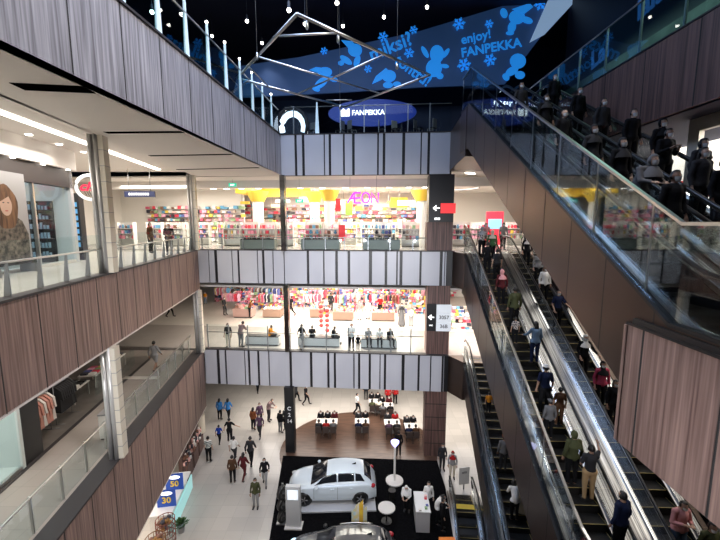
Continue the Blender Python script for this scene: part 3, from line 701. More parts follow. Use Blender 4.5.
    out['shirt_short'] = sel(is_('T') | ((lab == 'U') & (par < .85)) | ((lab == 'P') & (z > J['pel'].z - .02)), .013, 'shirt')
    out['shirt_long'] = sel(is_('TUA') | ((lab == 'P') & (z > J['pel'].z - .05)), .015, 'shirt')
    out['trousers'] = sel(is_('PLC') | ((lab == 'T') & (z < J['pel'].z + .04)), .014, 'trousers')
    out['shorts'] = sel(is_('P') | ((lab == 'L') & (par < .95)), .02, 'shorts')
    out['shoes'] = sel(is_('F'), .012, 'shoes')
    hv = V - np.array(h); face = (hv[:, 1] > .02) & (hv[:, 2] < .058)
    out['hair_short'] = sel((lab == 'H') & ~face & (hv[:, 2] > -.06), .015, 'hair')
    def drape(mb): mb.ell(h + Vector((0, -.065, -.10)), (.085, .045, .17), 12)
    out['hair_long'] = sel((lab == 'H') & ~face & (hv[:, 2] > -.08), .018, 'hair', drape)
    def bun(mb): mb.ell(h + Vector((0, -.12, .03)), .045, 8)
    out['hair_bun'] = sel((lab == 'H') & ~face & (hv[:, 2] > -.06), .013, 'hair', bun)
    face2 = (hv[:, 1] > .035) & (hv[:, 2] < .05) & (hv[:, 2] > -.085)
    def sh(mb): mb.lathe(h + Vector((0, -.015, -.34)), [(.20, 0), (.17, .10), (.10, .18), (.075, .22)], 14)
    out['headscarf'] = sel(((lab == 'H') | (lab == 'N')) & ~face2, .018, 'scarf', sh)
    def brim(mb):
        mb.prism([(h.x + .08 * math.sin(a), h.y + .07 + .10 * math.cos(a)) for a in [R(-80 + 20 * i) for i in range(9)]], hz + .045, hz + .055)
    out['cap'] = sel((lab == 'H') & (hv[:, 2] > .035), .02, 'cap', brim)
    out['mask'] = sel((lab == 'H') & (hv[:, 1] > .03) & (hv[:, 2] < .0) & (hv[:, 2] > -.10), .012, 'mask')
    def robe(mb):
        p = J['pel']; mb.lathe(Vector((0, 0, 0)) + Vector((p.x, p.y, 0)), [(.27, .10), (.23, .45), (.18, p.z - .02), (.15, p.z + .12)], 16)
    rb_ = MB(); robe(rb_); out['robe'] = rb_
    res = {}
    for k_, mb in out.items():
        ms = {'body': [SKIN, EYE, mat('lips', (.35, .12, .10), .5)]}.get(k_, [SHOE])
        res[k_] = mb.mesh(k_, ms)
    bpy.data.meshes.remove(bm); _pc[pose] = res; return res
PARTNAME = dict(shirt_short='shirt', shirt_long='jacket', trousers='trousers', shorts='shorts', shoes='shoes', hair_short='hair', hair_long='hair', hair_bun='hair', headscarf='headscarf', cap='cap', mask='face_mask', robe='robe')
def person(loc, pose, rot, top, bottom, hair, label, scale=1.0, mask=True, skin=None, group=None):
    P = pose_meshes(pose)
    o = bpy.data.objects.new('person', P['body']); COL.objects.link(o); o.location = loc; o.rotation_euler = (0, 0, R(rot)); o.scale = (scale,) * 3
    tag(o, label, 'person', group)
    setmat(o, skin or rnd.choice([SKIN, SKIN2, SKIN, SKIN3]))
    def part(key, m):
        c = bpy.data.objects.new(PARTNAME[key], P[key]); COL.objects.link(c); c.parent = o; setmat(c, m)
    tk, tc = top if isinstance(top, tuple) else ('short', top)
    part('shirt_' + tk, tc if not isinstance(tc, str) else cloth(CC[tc]))
    bk, bc = bottom if isinstance(bottom, tuple) else ('trousers', bottom)
    part(bk, bc if not isinstance(bc, str) else cloth(CC[bc]))
    part('shoes', SHOE)
    hk, hc = hair if isinstance(hair, tuple) else (hair, None)
    if hk == 'scarf': part('headscarf', cloth(CC[hc]))
    else:
        if hk == 'cap': part('hair_short', HAIR); part('cap', cloth(CC[hc]))
        else: part('hair_' + hk, HAIRB if hc == 'brown' else HAIR)
    if mask: part('mask', MASK)
    return o
def lane_pt(E, w, py):            # point on an escalator lane whose projection has the row py
    pth = path(E['s0'], E['z0'], E['s1'], E['z1']); best = None; s = E['s0'] - 1.2
    while s < E['s1'] + 1.2:
        x, y = YW(E['x0'], E['yaw'], w, s); zz = zline(pth, s)
        if y > .5:
            q = proj(x, y, zz + .03); d = abs(q[1] - py)
            if best is None or d < best[0]: best = (d, (x, y, zz + .02), q)
        s += .05
    return best[1]
l_ = lambda c: ('long', c)
# ground floor, walking or standing on the pale floor: (px, py of the feet, pose, facing, top, bottom, hair, scale, label)
P1 = [
 (220, 420, 'stand', 10, l_('blue'), 'black', 'long', 1, 'person in bright blue top, left one of the blue pair on the pale floor'),
 (228.5, 420, 'walk', 0, l_('blue'), 'black', 'long', 1, 'person in bright blue top, right one of the blue pair on the pale floor'),
 (219.5, 444, 'walk', 0, 'royal', 'black', 'short', .8, 'child with royal blue backpack walking beside a person in black'),
 (230, 443, 'out', 0, 'black', 'black', 'short', 1.05, 'person all in black with one arm swung out, walking behind the blue pair'),
 (209, 462, 'stand', 0, STR, 'black', 'short', 1, 'person in striped pale top and black trousers at the left edge of the floor'),
 (253.5, 430, 'stand', 20, l_('rust'), 'black', 'long', 1, 'person in rust brown top standing left in the group of three'),
 (260, 437, 'walk', 180, l_('purple'), 'char', 'short', 1, 'person in dusky purple clothes in front of the group of three'),
 (260, 425, 'stand', 150, l_('purple'), 'char', 'short', 1.02, 'person in plum jacket half hidden behind the group of three'),
 (269, 421, 'lean', 100, l_('mauve'), 'char', 'short', 1.1, 'tall person in brown grey jacket standing at the rear of the group'),
 (280.5, 433, 'stand', 30, l_('black'), 'grey', 'short', 1, 'person in black top and grey trousers beside the black pylon'),
 (286, 430, 'stand', 200, l_('char'), 'black', 'long', 1, 'person in dark clothes half behind the black pylon'),
 (234.5, 462, 'walk', 10, 'white', 'char', 'short', 1, 'person in white shirt walking in the lower group'),
 (251, 465, 'walk', 0, l_('char'), 'black', 'short', 1.1, 'person in dark jacket walking away in the lower group'),
 (244, 480, 'walk', 15, l_('maroon'), 'maroon', 'long', 1, 'person all in dark maroon walking in the lower group'),
 (233, 483, 'stand', -10, l_('brown'), 'black', 'short', 1, 'person in brown top and black trousers, lowest left in the lower group'),
 (265, 485, 'walk', 170, l_('black'), 'lgrey', 'long', .97, 'person in black top and light grey trousers walking alone toward the car'),
 (256, 508, 'stand', 180, l_('olive'), 'lgrey', 'short', 1, 'person in grey olive jacket nearest on the pale floor beside the kiosk'),
 (296, 402, 'walk', 90, l_('char'), 'black', 'short', 1, 'person in dark clothes striding right, just behind the black pylon'),
 (306, 405, 'walk', 90, 'black', 'black', 'short', 1, 'person in black striding right, second of the two behind the pylon'),
 (257.5, 393, 'walk', 0, 'black', 'black', 'short', 1, 'person of whom only dark legs show below the panelled band'),
 (357, 414, 'walk', 90, 'white', 'black', 'short', 1, 'person in white shirt and black trousers walking at the rim of the dark wooden floor'),
 (398.5, 456, 'stand', 0, l_('black'), 'black', 'short', 1, 'waiter in black standing beside the lamp pole on the wooden floor'),
 (407, 511, 'lean', 200, l_('white'), 'black', ('scarf', 'white'), 1, 'person in white headscarf and white jacket left of the white counter'),
 (428, 512, 'stand', 180, l_('white'), 'black', 'short', 1, 'person in white top with red lanyard behind the white counter'),
 (437, 524, 'lean', 100, l_('white'), 'black', 'bun', 1, 'person in white jacket right of the white counter'),
 (442, 530, 'stand', 100, l_('black'), 'black', 'short', 1, 'person in black clothes at the right end of the carpet'),
 (442, 470, 'stand', 180, l_('char'), 'char', 'short', 1, 'person in charcoal clothes near the foot of the wooden pier'),
 (452, 478, 'stand', 190, l_('lgrey'), 'cream', ('scarf', 'red'), 1, 'person with red headscarf and pale grey jacket by the basement escalator'),
 (366, 400, 'stand', 0, l_('black'), 'char', 'long', 1, 'person in black standing at the rear table'),
 (388, 405, 'stand', 0, l_('red'), 'black', ('scarf', 'red'), 1, 'person in red by the crowded rear table'),
 (395, 404, 'stand', 20, l_('red'), 'black', 'short', 1, 'person in red top at the right of the crowded rear table'),
]
for px, py, pose, rot, tp, bt, hr, sc, lb in P1:
    person(at_z(px, py, L1 + .015), pose, -rot if rot else 0, tp, bt, hr, lb, sc)
# level 2
P2 = [
 (205.5, 304, 'stand', 180, 'orange', 'ldenim', 'short', .72, 'child in orange shirt at the far left of the shoe department'),
 (224.5, 315, 'out', 90, l_('char'), 'char', 'short', .95, 'person in dark clothes by the left goods table'),
 (292, 316, 'walk', 270, 'black', 'black', 'short', 1.05, 'person in black shirt walking beside the mirrored column'),
 (331, 312, 'stand', 0, l_('char'), 'char', 'short', 1.05, 'person in dark suit standing with back turned in the shoe department'),
 (359.5, 320, 'stand', 180, l_('pink'), 'white', 'long', 1, 'person in pale pink top and white trousers between two goods tables'),
 (380, 315, 'stand', 180, 'red', 'black', 'short', 1, 'person in red shirt behind the right brown table'),
 (401.5, 326, 'stand', 180, l_('grey'), ('robe', 'grey'), ('scarf', 'char'), 1.08, 'person in long grey robe and dark headscarf holding hands with a child'),
 (411, 326, 'stand', 180, 'white', 'lgrey', 'short', .85, 'child in white shirt beside the person in a long grey robe'),
 (368, 319, 'stand', 200, l_('white'), 'white', ('scarf', 'cream'), .95, 'person in cream headscarf left of the red shirt, behind the planter'),
 (313.5, 310, 'stand', 90, l_('maroon'), 'black', 'long', .95, 'person in maroon looking at the red goods'),
 (250, 318, 'lean', 90, 'rust', 'black', 'short', .95, 'person in rust shirt bending over the middle goods table'),
]
for px, py, pose, rot, tp, bt, hr, sc, lb in P2:
    person(at_z(px, py, L2 + .0), pose, -rot, tp, bt, hr, lb, sc)
P2r = [  # close behind the railing: u from px, v
 (228.5, .45, 'stand', 180, 'char', 'cream', 'long', .95, 'person in dark shirt and cream trousers at the railing left of the first planter'),
 (241, .5, 'lean', 20, l_('mauve'), 'grey', 'short', 1.05, 'person in grey brown clothes leaning at the railing left of the first planter'),
 (302, .45, 'walk', 30, 'black', 'lgrey', 'long', .98, 'person in black top beside the mirrored column at the second railing'),
 (351.5, .5, 'phone', 170, l_('white'), 'black', 'short', 1.05, 'person in white top standing left of the right planter'),
 (358, .45, 'stand', 180, l_('black'), 'black', 'long', .62, 'small child in black at the second railing'),
]
for px, v, pose, rot, tp, bt, hr, sc, lb in P2r:
    person(FW(at_f(px, 345, v)[0], v, L2), pose, -rot, tp, bt, hr, lb, sc)
for px, v, rot, tp, hr, lb in [
 (312, 1.3, 0, 'black', 'short', 'person in black shirt seated on the middle planter with back turned'),
 (368, 1.3, 170, l_('lgrey'), 'short', 'person in grey top seated on the left of the right planter'),
 (379.5, 1.3, 180, l_('white'), 'long', 'person in white top seated in the middle of the right planter'),
 (389.5, 1.3, 160, l_('char'), 'short', 'person in dark top seated on the right end of the right planter'),
 (270, 1.3, 90, l_('orange'), 'short', 'person in orange shirt seated on the first planter'),
 (333, 1.3, 90, l_('black'), 'short', 'person in black slumped at the right end of the middle planter')]:
    person(FW(at_f(px, 335, v)[0], v, L2 + .12), 'sit', -rot, tp, 'char', hr, lb, .95)
# left galleries
person(at_z(155.5, 371, L2), 'walk', -5, l_('lgrey'), ('shorts', 'lgrey'), 'short', 'person in grey shirt and shorts walking on the second left gallery')
person(at_z(170, 317, L2), 'walk', -90, 'black', 'black', 'short', 'person in black of whom only the legs show under the wooden fascia')
person(LF(19.6, .6) + (L3,), 'lean', -150, l_('char'), 'char', 'short', 'person in dark grey leaning on the middle gallery railing near the far column', 1.0)
person(LF(20.9, 2.0) + (L3,), 'stand', -90, l_('brown'), 'black', 'short', 'person in brown standing before the shop beyond the middle gallery column')
# long escalator, left lane (w = .92) and right lane (w = 3.05)
PE1 = [
 (.80, 258, 'stand', 0, PAT, 'black', ('scarf', 'lgrey'), 1, 'person in patterned clothes and pale scarf at the head of the long escalator'),
 (1.25, 262, 'stand', 10, l_('green'), 'black', ('scarf', 'cream'), 1, 'person in green top at the head of the long escalator'),
 (.75, 275, 'stand', 0, l_('black'), 'black', 'short', 1, 'person in black just below the head of the long escalator'),
 (1.1, 281, 'stand', 0, 'char', 'black', 'short', .95, 'second person in dark clothes below the head of the long escalator'),
 (.85, 306, 'stand', 0, l_('maroon'), 'black', ('scarf', 'pink'), 1, 'person with pink headscarf and maroon top on the long escalator'),
 (1.0, 329, 'stand', 0, l_('olive'), 'black', 'short', 1.08, 'person in olive jacket below the pink headscarf on the long escalator'),
 (.8, 344, 'stand', 0, PAT, 'black', 'short', .68, 'small child in patterned clothes below the olive jacket'),
 (1.25, 364, 'railL', 0, l_('ldenim'), 'navy', 'long', 1, 'person in light denim jacket with grey bag on the long escalator'),
 (.85, 415, 'stand', 0, 'navy', 'black', ('cap', 'white'), 1.05, 'person in navy shirt and pale cap on the long escalator'),
 (1.2, 425, 'stand', 10, 'brown', 'brown', 'bun', .8, 'child in brown right below the navy shirt'),
 (.70, 438, 'stand', 0, l_('grey'), 'black', ('cap', 'grey'), .8, 'small person with grey cap below the navy shirt'),
 (.85, 484, 'stand', 0, l_('olive'), 'black', ('scarf', 'olive'), 1, 'person in olive headscarf and coat on the long escalator'),
 (1.15, 500, 'up', 5, 'char', 'khaki', 'short', 1, 'person in black shirt and khaki trousers reaching for the chrome rail'),
 (1.35, 556, 'stand', -20, l_('navy'), 'black', 'short', 1.05, 'person in dark navy nearest the camera at the foot of the long escalator'),
]
for w, py, pose, rot, tp, bt, hr, sc, lb in PE1:
    person(lane_pt(E1, w, py), pose, -E1Y / R(1) - rot, tp, bt, hr, lb, sc)
PE1b = [
 (2.9, 268, 'stand', l_('black'), ('scarf', 'white'), 'person with white headscarf top of the right lane'),
 (3.0, 285, 'stand', l_('lgrey'), ('scarf', 'lgrey'), 'person in pale grey headscarf high on the right lane'),
 (2.85, 303, 'stand', l_('white'), 'short', 'person in white top high on the right lane'),
 (2.8, 329, 'railL', 'navy', 'short', 'person in navy shirt with hand on the rail of the right lane'),
 (2.8, 378, 'railL', l_('black'), ('scarf', 'white'), 'person in white headscarf holding the rail of the right lane'),
 (2.85, 408, 'stand', l_('hot'), ('scarf', 'black'), 'person in pink red top on the right lane'),
 (2.9, 428, 'stand', l_('black'), 'long', 'person in black with black hair on the right lane below the pink red top'),
 (2.75, 560, 'phone', l_('pink'), 'short', 'person in pale pink shirt looking at a phone under the wooden fascia'),
 (3.1, 585, 'stand', l_('olive'), 'short', 'person in dark olive at the lowest end of the right lane'),
]
for w, py, pose, tp, hr, lb in PE1b:
    person(lane_pt(E1, w, py), pose, 180 if pose == 'phone' else 175, tp, 'ldenim' if 'pale pink' in lb else 'black', hr, lb, 1.0)
PE2 = [
 (1.25, 378, 'stand', 180, l_('white'), 'black', 'long', 'person in white top and black skirt at the head of the lower escalator'),
 (.75, 414, 'stand', 0, 'orange', 'black', 'short', 'child in orange shirt on the lower escalator'),
 (.85, 470, 'stand', 0, l_('grey'), 'char', ('cap', 'rust'), 'person in grey hooded top with orange cap on the lower escalator'),
 (.85, 520, 'lean', 0, l_('white'), 'black', 'long', 'person in white shirt with long black hair on the lower escalator'),
 (1.25, 512, 'stand', 0, l_('cream'), ('robe', 'cream'), ('scarf', 'cream'), 'person in long cream robe right beside the white shirt'),
]
for w, py, pose, rot, tp, bt, hr, lb in PE2:
    person(lane_pt(E2, w, py), pose, -5 - rot, tp, bt, hr, lb, .68 if 'child' in lb else 1.0)
PE3 = [
 (2.85, 120, 'stand', l_('black'), 'short', 'person in black jacket on the upper escalator, highest in the farther lane'),
 (1.2, 150, 'stand', l_('black'), ('scarf', 'char'), 'person in black jacket and dark headscarf on the upper escalator, nearer lane, second from top'),
 (2.7, 156, 'stand', l_('char'), 'long', 'person in charcoal top with long hair on the upper escalator, farther lane, second from top'),
 (1.0, 172, 'stand', l_('black'), 'short', 'person in black jacket on the upper escalator, nearer lane, third from top'),
 (3.1, 186, 'stand', l_('black'), ('scarf', 'black'), 'person in black jacket and black headscarf on the upper escalator, behind the raised hand'),
 (2.6, 228, 'stand', l_('char'), 'long', 'person in charcoal top on the upper escalator, mid farther lane, long hair'),
 (1.25, 214, 'stand', l_('black'), ('scarf', 'char'), 'person in black with grey headscarf on the upper escalator, middle of the nearer lane'),
 (2.6, 243, 'stand', l_('black'), 'short', 'person in black jacket on the upper escalator, left of the cap wearer'),
 (1.2, 262, 'stand', l_('black'), 'short', 'person in black shirt on the upper escalator, lowest in the nearer lane'),

 (1.05, 132, 'stand', l_('char'), 'short', 'topmost person in dark clothes on the upper right escalator'),
 (2.7, 140, 'stand', l_('black'), 'short', 'person in black near the top of the upper right escalator, farther lane'),
 (2.9, 172, 'stand', l_('black'), 'short', 'person in black with white mask below the dark wood of the upper gallery'),
 (1.1, 195, 'stand', l_('char'), ('scarf', 'char'), 'person in dark grey headscarf at the nearer rail of the upper escalator'),
 (2.7, 200, 'phone', l_('black'), 'short', 'person in black shirt with raised hand on the farther lane'),
 (3.0, 215, 'stand', l_('char'), ('scarf', 'char'), 'person in charcoal headscarf and white mask on the farther lane'),
 (1.15, 235, 'lean', l_('grey'), ('scarf', 'grey'), 'person in grey hood holding the handrail of the upper escalator'),
 (2.8, 262, 'stand', l_('black'), 'short', 'person in black and red with cap at the right end of the upper escalator'),
]
for w, py, pose, tp, hr, lb in PE3:
    person(lane_pt(E3, w, py), pose, 185, tp, 'black', hr, lb, 1.0)
for k, (px, py, tp, hr, sc, lb) in enumerate([(485, 243, 'pink', 'long', 1, 'person in pink on the landing left of the red screen'), (505, 246, l_('lgrey'), ('scarf', 'lgrey'), 1, 'person in light grey right of the red screen')]):
    u = at_f(px, 250, .9)[0]; person(FW(u, .9 + k * .5, L3), 'stand', 170, tp, 'char', hr, lb, sc)

# ================================================================ MURAL, TRUSS, UPPER HALL
V3 = lambda px, py, v: (lambda q: FW(q[0], v, q[1]))(at_f(px, py, v))
MURB = vary(mat('mural_wall', rough=.6, emit=(.03, .09, .25), es=.22), (.4, .4, .4), (.05, .085, .19), (.075, .125, .25), 2)
MBLUE = mat('mural_blue', (.03, .33, .90), .5, emit=(.02, .30, .95), es=.55)
def fpoly(mb, pts, v, th=.12, mi=0):
    P = [at_f(px, py, v) for px, py in pts]; n = len(P)
    vs = [FW(u, v, z) for u, z in P] + [FW(u, v + th, z) for u, z in P]
    mb.add(vs, [tuple(range(n))[::-1], tuple(range(n, 2 * n))] + [(i, (i + 1) % n, n + (i + 1) % n, n + i) for i in range(n)], mi)
m = MB(); fpoly(m, [(232, 98), (345, 92), (420, 87), (505, 84), (570, -2), (532, -3), (420, 31), (300, 57), (240, 66)], 3)
struct(m, 'wall_mural', [MURB])
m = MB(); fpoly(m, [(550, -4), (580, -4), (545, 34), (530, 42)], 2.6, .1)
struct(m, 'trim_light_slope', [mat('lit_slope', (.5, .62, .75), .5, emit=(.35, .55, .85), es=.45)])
def mtext(s, px, py, h, deg, shear=0, bold=.018):
    p = V3(px, py, 2.93); o = text(s, h, wallM(p, -PH, R(deg)), MBLUE, 'mural_lettering', None, bold, .012, shear=shear)
    return o
tag(mtext('miksi?', 390.5, 47, 1.16, 20), 'blue word miksi? slanting upward on the dark blue mural', 'lettering')
tag(mtext('tonttu!', 413, 71, .92, -36), 'blue word tonttu! slanting downward on the dark blue mural', 'lettering')
tag(mtext('enjoy!', 476, 37, .74, 10), 'blue word enjoy! at the upper right of the mural', 'lettering')
tag(mtext('FANPEKKA', 491, 48, .74, 8, bold=.025), 'blue capital letters under the word enjoy! on the mural', 'lettering')
def flake(px, py, r, lb):
    m = MB(); c = Vector(V3(px, py, 2.92))
    ux = Vector((math.cos(PH), -math.sin(PH), 0)); uz = Vector((0, 0, 1)); nn = Vector((0, -.03, 0))
    def bar(a, p, l, w):
        d = ux * math.cos(a) + uz * math.sin(a); e = ux * -math.sin(a) + uz * math.cos(a); q = p + d * l
        v4 = [p - e * w, q - e * w, q + e * w, p + e * w]; m.add([tuple(v) for v in v4] + [tuple(v + nn) for v in v4], [(0, 1, 2, 3), (7, 6, 5, 4), (0, 4, 5, 1), (1, 5, 6, 2), (2, 6, 7, 3), (3, 7, 4, 0)])
    for k in range(6):
        a = math.pi / 3 * k + .2; bar(a, c, r, r * .1); d = ux * math.cos(a) + uz * math.sin(a)
        bar(a + .8, c + d * r * .5, r * .35, r * .08); bar(a - .8, c + d * r * .5, r * .35, r * .08)
    tag(m.build('snowflake', [MBLUE]), lb, 'snowflake', 'blue snowflakes on the mural')
for px, py, r, lb in [(383, 37, .32, 'blue snowflake above the word miksi?'), (413.5, 30, .26, 'small blue snowflake right above the question mark'), (409, 53, .32, 'blue snowflake below the question mark'), (368, 69, .25, 'small blue snowflake left of the word tonttu!'),
                      (459, 24, .38, 'blue snowflake above the word enjoy!'), (489, 24, .26, 'small blue snowflake between two blue figures, upper right'), (464, 65, .42, 'large blue snowflake below the capital letters'), (490, 60, .38, 'blue snowflake below the letters K of the capitals'),
                      (540, 4, .36, 'blue snowflake at the top right corner of the mural'), (324, 51, .24, 'small blue snowflake near the left end of the mural')]: flake(px, py, r, lb)
def figure(pts, v, lb):       # flat painted silhouettes: a plain hooded dancer
    m = MB()
    for kind, *a in pts:
        if kind == 'e':
            px, py, rx, ry, deg = a
            P = [(px + rx * math.cos(t) * math.cos(R(deg)) - ry * math.sin(t) * math.sin(R(deg)), py + rx * math.cos(t) * math.sin(R(deg)) + ry * math.sin(t) * math.cos(R(deg))) for t in [2 * math.pi * k / 20 for k in range(20)]]
            fpoly(m, P[::-1], v, .03)
        else: fpoly(m, a[0], v, .03)
        v -= .004
    tag(m.build('blue_silhouette', [MBLUE]), lb, 'silhouette', 'blue silhouettes on the mural')
figure([('e', 437, 54, 7, 9, 0), ('e', 434, 68, 8, 9, 10), ('e', 425, 52, 6.5, 2.4, 60), ('e', 446, 53, 5.5, 2.2, -55), ('e', 440, 76, 3.5, 3, 0), ('e', 428, 75, 4, 2.6, 0), ('e', 445, 66, 4, 2, 10)], 2.92, 'blue silhouette with raised arms in the middle of the mural')
figure([('e', 389, 76, 7, 6, 0), ('p', [(372, 84), (376, 76), (386, 68), (390, 72), (381, 80)]), ('e', 388, 85, 5, 3, 0), ('e', 397, 84, 4, 2.5, 0)], 2.92, 'blue silhouette with long hood below the word tonttu!')
figure([('e', 355, 50, 7, 6.5, 10), ('p', [(341, 40), (352, 41), (358, 47), (350, 50)]), ('e', 346, 60, 7, 3, 35), ('e', 357, 61, 3, 6, 20), ('e', 341, 63, 3, 2.5, 0)], 2.92, 'blue running silhouette left of the word miksi?')
figure([('e', 325, 72, 7, 5, 0), ('p', [(309, 70), (316, 67), (324, 68), (322, 74)]), ('e', 321, 83, 8, 4, -40), ('e', 333, 79, 5, 2.5, 20), ('e', 316, 89, 4, 2.2, 20)], 2.92, 'blue running silhouette at the left end of the mural')
figure([('e', 517, 17, 8, 7, 0), ('e', 504, 13, 3.5, 5, -20), ('p', [(512, 9), (530, 3), (533, 7), (524, 14)]), ('e', 512, 27, 4, 6, 15), ('e', 527, 20, 6, 3.2, 20), ('e', 510, 33, 4, 2, 0)], 2.92, 'blue dancing silhouette at the upper right of the mural')
figure([('e', 518, 61, 8, 7.5, 0), ('e', 512, 71, 7, 4, -30), ('e', 520, 75, 5, 4, 0), ('e', 506, 77, 4, 3, 50)], 2.92, 'blue silhouette at the lower right of the mural beside the escalator')

# east top: dark bulkhead with a faint reflection of blue lettering painted on it
m = MB(); m.bx(12.5, 12.7, 2, 24, L4 + 2.8, 13); struct(m, 'wall_east_top', [mat('navy_wall', (.012, .016, .032), .5)])
m = MB(); m.bx(12.3, 12.5, 2, 24, L4, L4 + 2.8); struct(m, 'wall_east_shops', [vary(mat('green_grey_wall', rough=.5), (.5, .8, .6), (.05, .07, .07), (.16, .19, .17), 2)])
area('east_glass_fill', (10.8, 13, 8.6), (1.5, 14), 160, (.9, 1, .85))  # added fill to lighten what shows through the east glass railing
FB = mat('reflection_blue', (.03, .10, .30), .5, emit=(.05, .16, .5), es=.35)
for k, (s, y, z, h) in enumerate((('Lal', 20.5, 8.6, 1.3), ('lala', 17.2, 9.4, 1.2))):
    o = text(s, h, Matrix.Translation((12.45, y, z)) @ Matrix.Rotation(R(-90), 4, 'Z') @ Matrix.Rotation(R(90), 4, 'X') @ Matrix.Rotation(R(6), 4, 'Z'), FB, 'reflected_lettering', None, .03)
    tag(o, ('reflection of blue lettering painted on the dark wall, upper right gallery, far word', 'reflection of blue lettering painted on the dark wall, upper right gallery, near word')[k], 'lettering')

# hanging truss
ZT = 6.3
def tp(px, py): return Vector(at_z(px, py, ZT))
A, B, C_, D = tp(237, 78), tp(297, 14), tp(430, 75), tp(345, 107)
r = empty('hanging_truss', (A + C_) / 2, 0, 'thin steel lighting frame hanging as a slanted parallelogram under the dark ceiling', 'truss')
off = (A + C_) / 2
def bar(p, q, rr=.05):
    MB().tube([p - off, q - off], rr, 8).build('beam', [STEEL], r)
for p, q in ((A, B), (B, C_), (C_, D), (D, A)): bar(p, q)
bar(A.lerp(B, .42), C_.lerp(D, .52), .035); bar(tp(297, 94), B.lerp(C_, .58), .035); bar(tp(279, 36), tp(337, 33), .035); bar(tp(248, 66), tp(268, 86), .03); bar(tp(326, 100), tp(352, 100), .03)
for px, py in ((257, 52), (307, 20), (338, 34), (397, 62), (340, 104)):
    p = tp(px, py) - off; m = MB(); m.tube([p, (p.x, p.y, 6.6)], .012, 5); m.build('cable', [GREYM], r)
    m = MB(); m.lathe((p.x, p.y, p.z - .28), [(.03, 0), (.06, .05), (.05, .2), (.02, .26)], 8); m.build('hook', [STEEL], r)
# ceiling spot lamps
LAMPH = mat('lamp_housing', (.03, .03, .035), .5)
k = 0
SPOTS = [(247, 21, 10.5), (305, 24, 9.5), (289, 10, 8.5), (337, 3, 9.5), (343, 26, 11), (384, 17, 11), (427, 7, 11), (262, 43, 11), (212, 36, 11.5), (152, 12, 9), (468, -2, 11), (70, -6, 9)]
for px, py, z in SPOTS:
    if py < 0: continue
    p = at_z(px, py, z)
    o = empty('ceiling_spotlight', p, 0, 'small white spotlight hanging in the dark void above', 'spotlight', 'small spotlights under the dark ceiling')
    MB().cyl((0, 0, .05), .07, .25, 10).build('housing', [LAMPH], o)
    MB().cyl((0, 0, .3), .012, 13.0 - z - .3, 6).build('rod', [LAMPH], o)
    MB().ell((0, 0, 0), (.085, .085, .09), 10).build('bulb', [BULB], o)
    spot('spotlight_beam', (p[0], p[1], p[2] - .12), 160, (.8, .87, 1), 90)

# blue sign and things behind the top railing
BLUES = mat('blue_sign', (.01, .03, .2), .4, emit=(.015, .05, .45), es=.3)
EWB = mat('bright_white', (.9, .9, .9), .5, emit=(.75, .85, 1), es=6)
u, z = at_f(372, 113, 3.5); x, y, _ = FW(u, 3.5)
o = empty('shop_sign', (x, y, z), -PH, 'dark blue oval shop sign with white capitals behind the top railing', 'sign')
MB().prism([(2.9 * math.cos(t), .85 * math.sin(t)) for t in [2 * math.pi * k / 36 for k in range(36)]], -.06, .06).build('panel', [BLUES], o)
o.children[0].rotation_euler = (R(90), 0, 0)
MB().bx(-2.0, -1.9, .05, .15, L4 - z, 0).bx(1.9, 2.0, .05, .15, L4 - z, 0).build('post', [LAMPH], o)
text('FANPEKKA', .44, Matrix.Translation((-.25, -.1, .0)) @ Matrix.Rotation(R(90), 4, 'X'), EW, 'lettering', o, .02)
m = MB()
for k in range(4): m.cyl((-2.05 + k * .17, -.1, -.2), .075, .26 + .08 * (k % 2), 8); m.ell((-2.05 + k * .17, -.1, .14 + .08 * (k % 2)), .08, 8)
m.build('emblem', [EW], o)
# dark shop fronts behind on level 4
m = MB(); box_uv(m, -12, -3.5, 5, 5.2, L4, 8.5); box_uv(m, 2, 12, 5.5, 5.7, L4, 8); struct(m, 'wall_top_shops', [mat('dark_blue_wall', (.02, .03, .06), .5)])
u, z = at_f(292, 121, 2.5)
o = empty('glowing_arch', FW(u, 2.5, L4), -PH, 'round white lit arch entrance at the left end of the top hall', 'arch')
m = MB(); m.tube([(1.0 * math.cos(a), 0, 1.1 + 1.15 * math.sin(a)) for a in [R(-20 + 22 * k) for k in range(11)]], .13, 8); m.cyl((.94, 0, 0), .12, .8, 8).cyl((-.94, 0, 0), .12, .8, 8); m.build('ring', [LAMPH], o)
m = MB(); m.tube([(.75 * math.cos(a), .2, 1.1 + .85 * math.sin(a)) for a in [R(-20 + 22 * k) for k in range(11)]], .2, 8); m.build('glow', [mat('glow_white', (.8, .9, 1), .5, emit=(.7, .85, 1), es=1.6)], o)
# café tables and chairs behind the railing
for k, px in enumerate((312, 340, 352, 382, 396, 418, 432)):
    p = FW(at_f(px, 125, .9)[0], .9, L4)
    o = empty('cafe_chair', p, rnd.uniform(0, 6), 'dark chair standing behind the top railing', 'chair', 'dark chairs behind the top railing')
    MB().bx(-.2, .2, -.2, .2, .42, .46).build('seat', [BLACK], o); MB().bx(-.2, .2, .17, .2, .46, .95).build('backrest', [GREYM], o)
    for a in (-1, 1):
        for b in (-1, 1): MB().bx(a * .18 - .015, a * .18 + .015, b * .18 - .015, b * .18 + .015, 0, .42).build('leg', [GREYM], o)
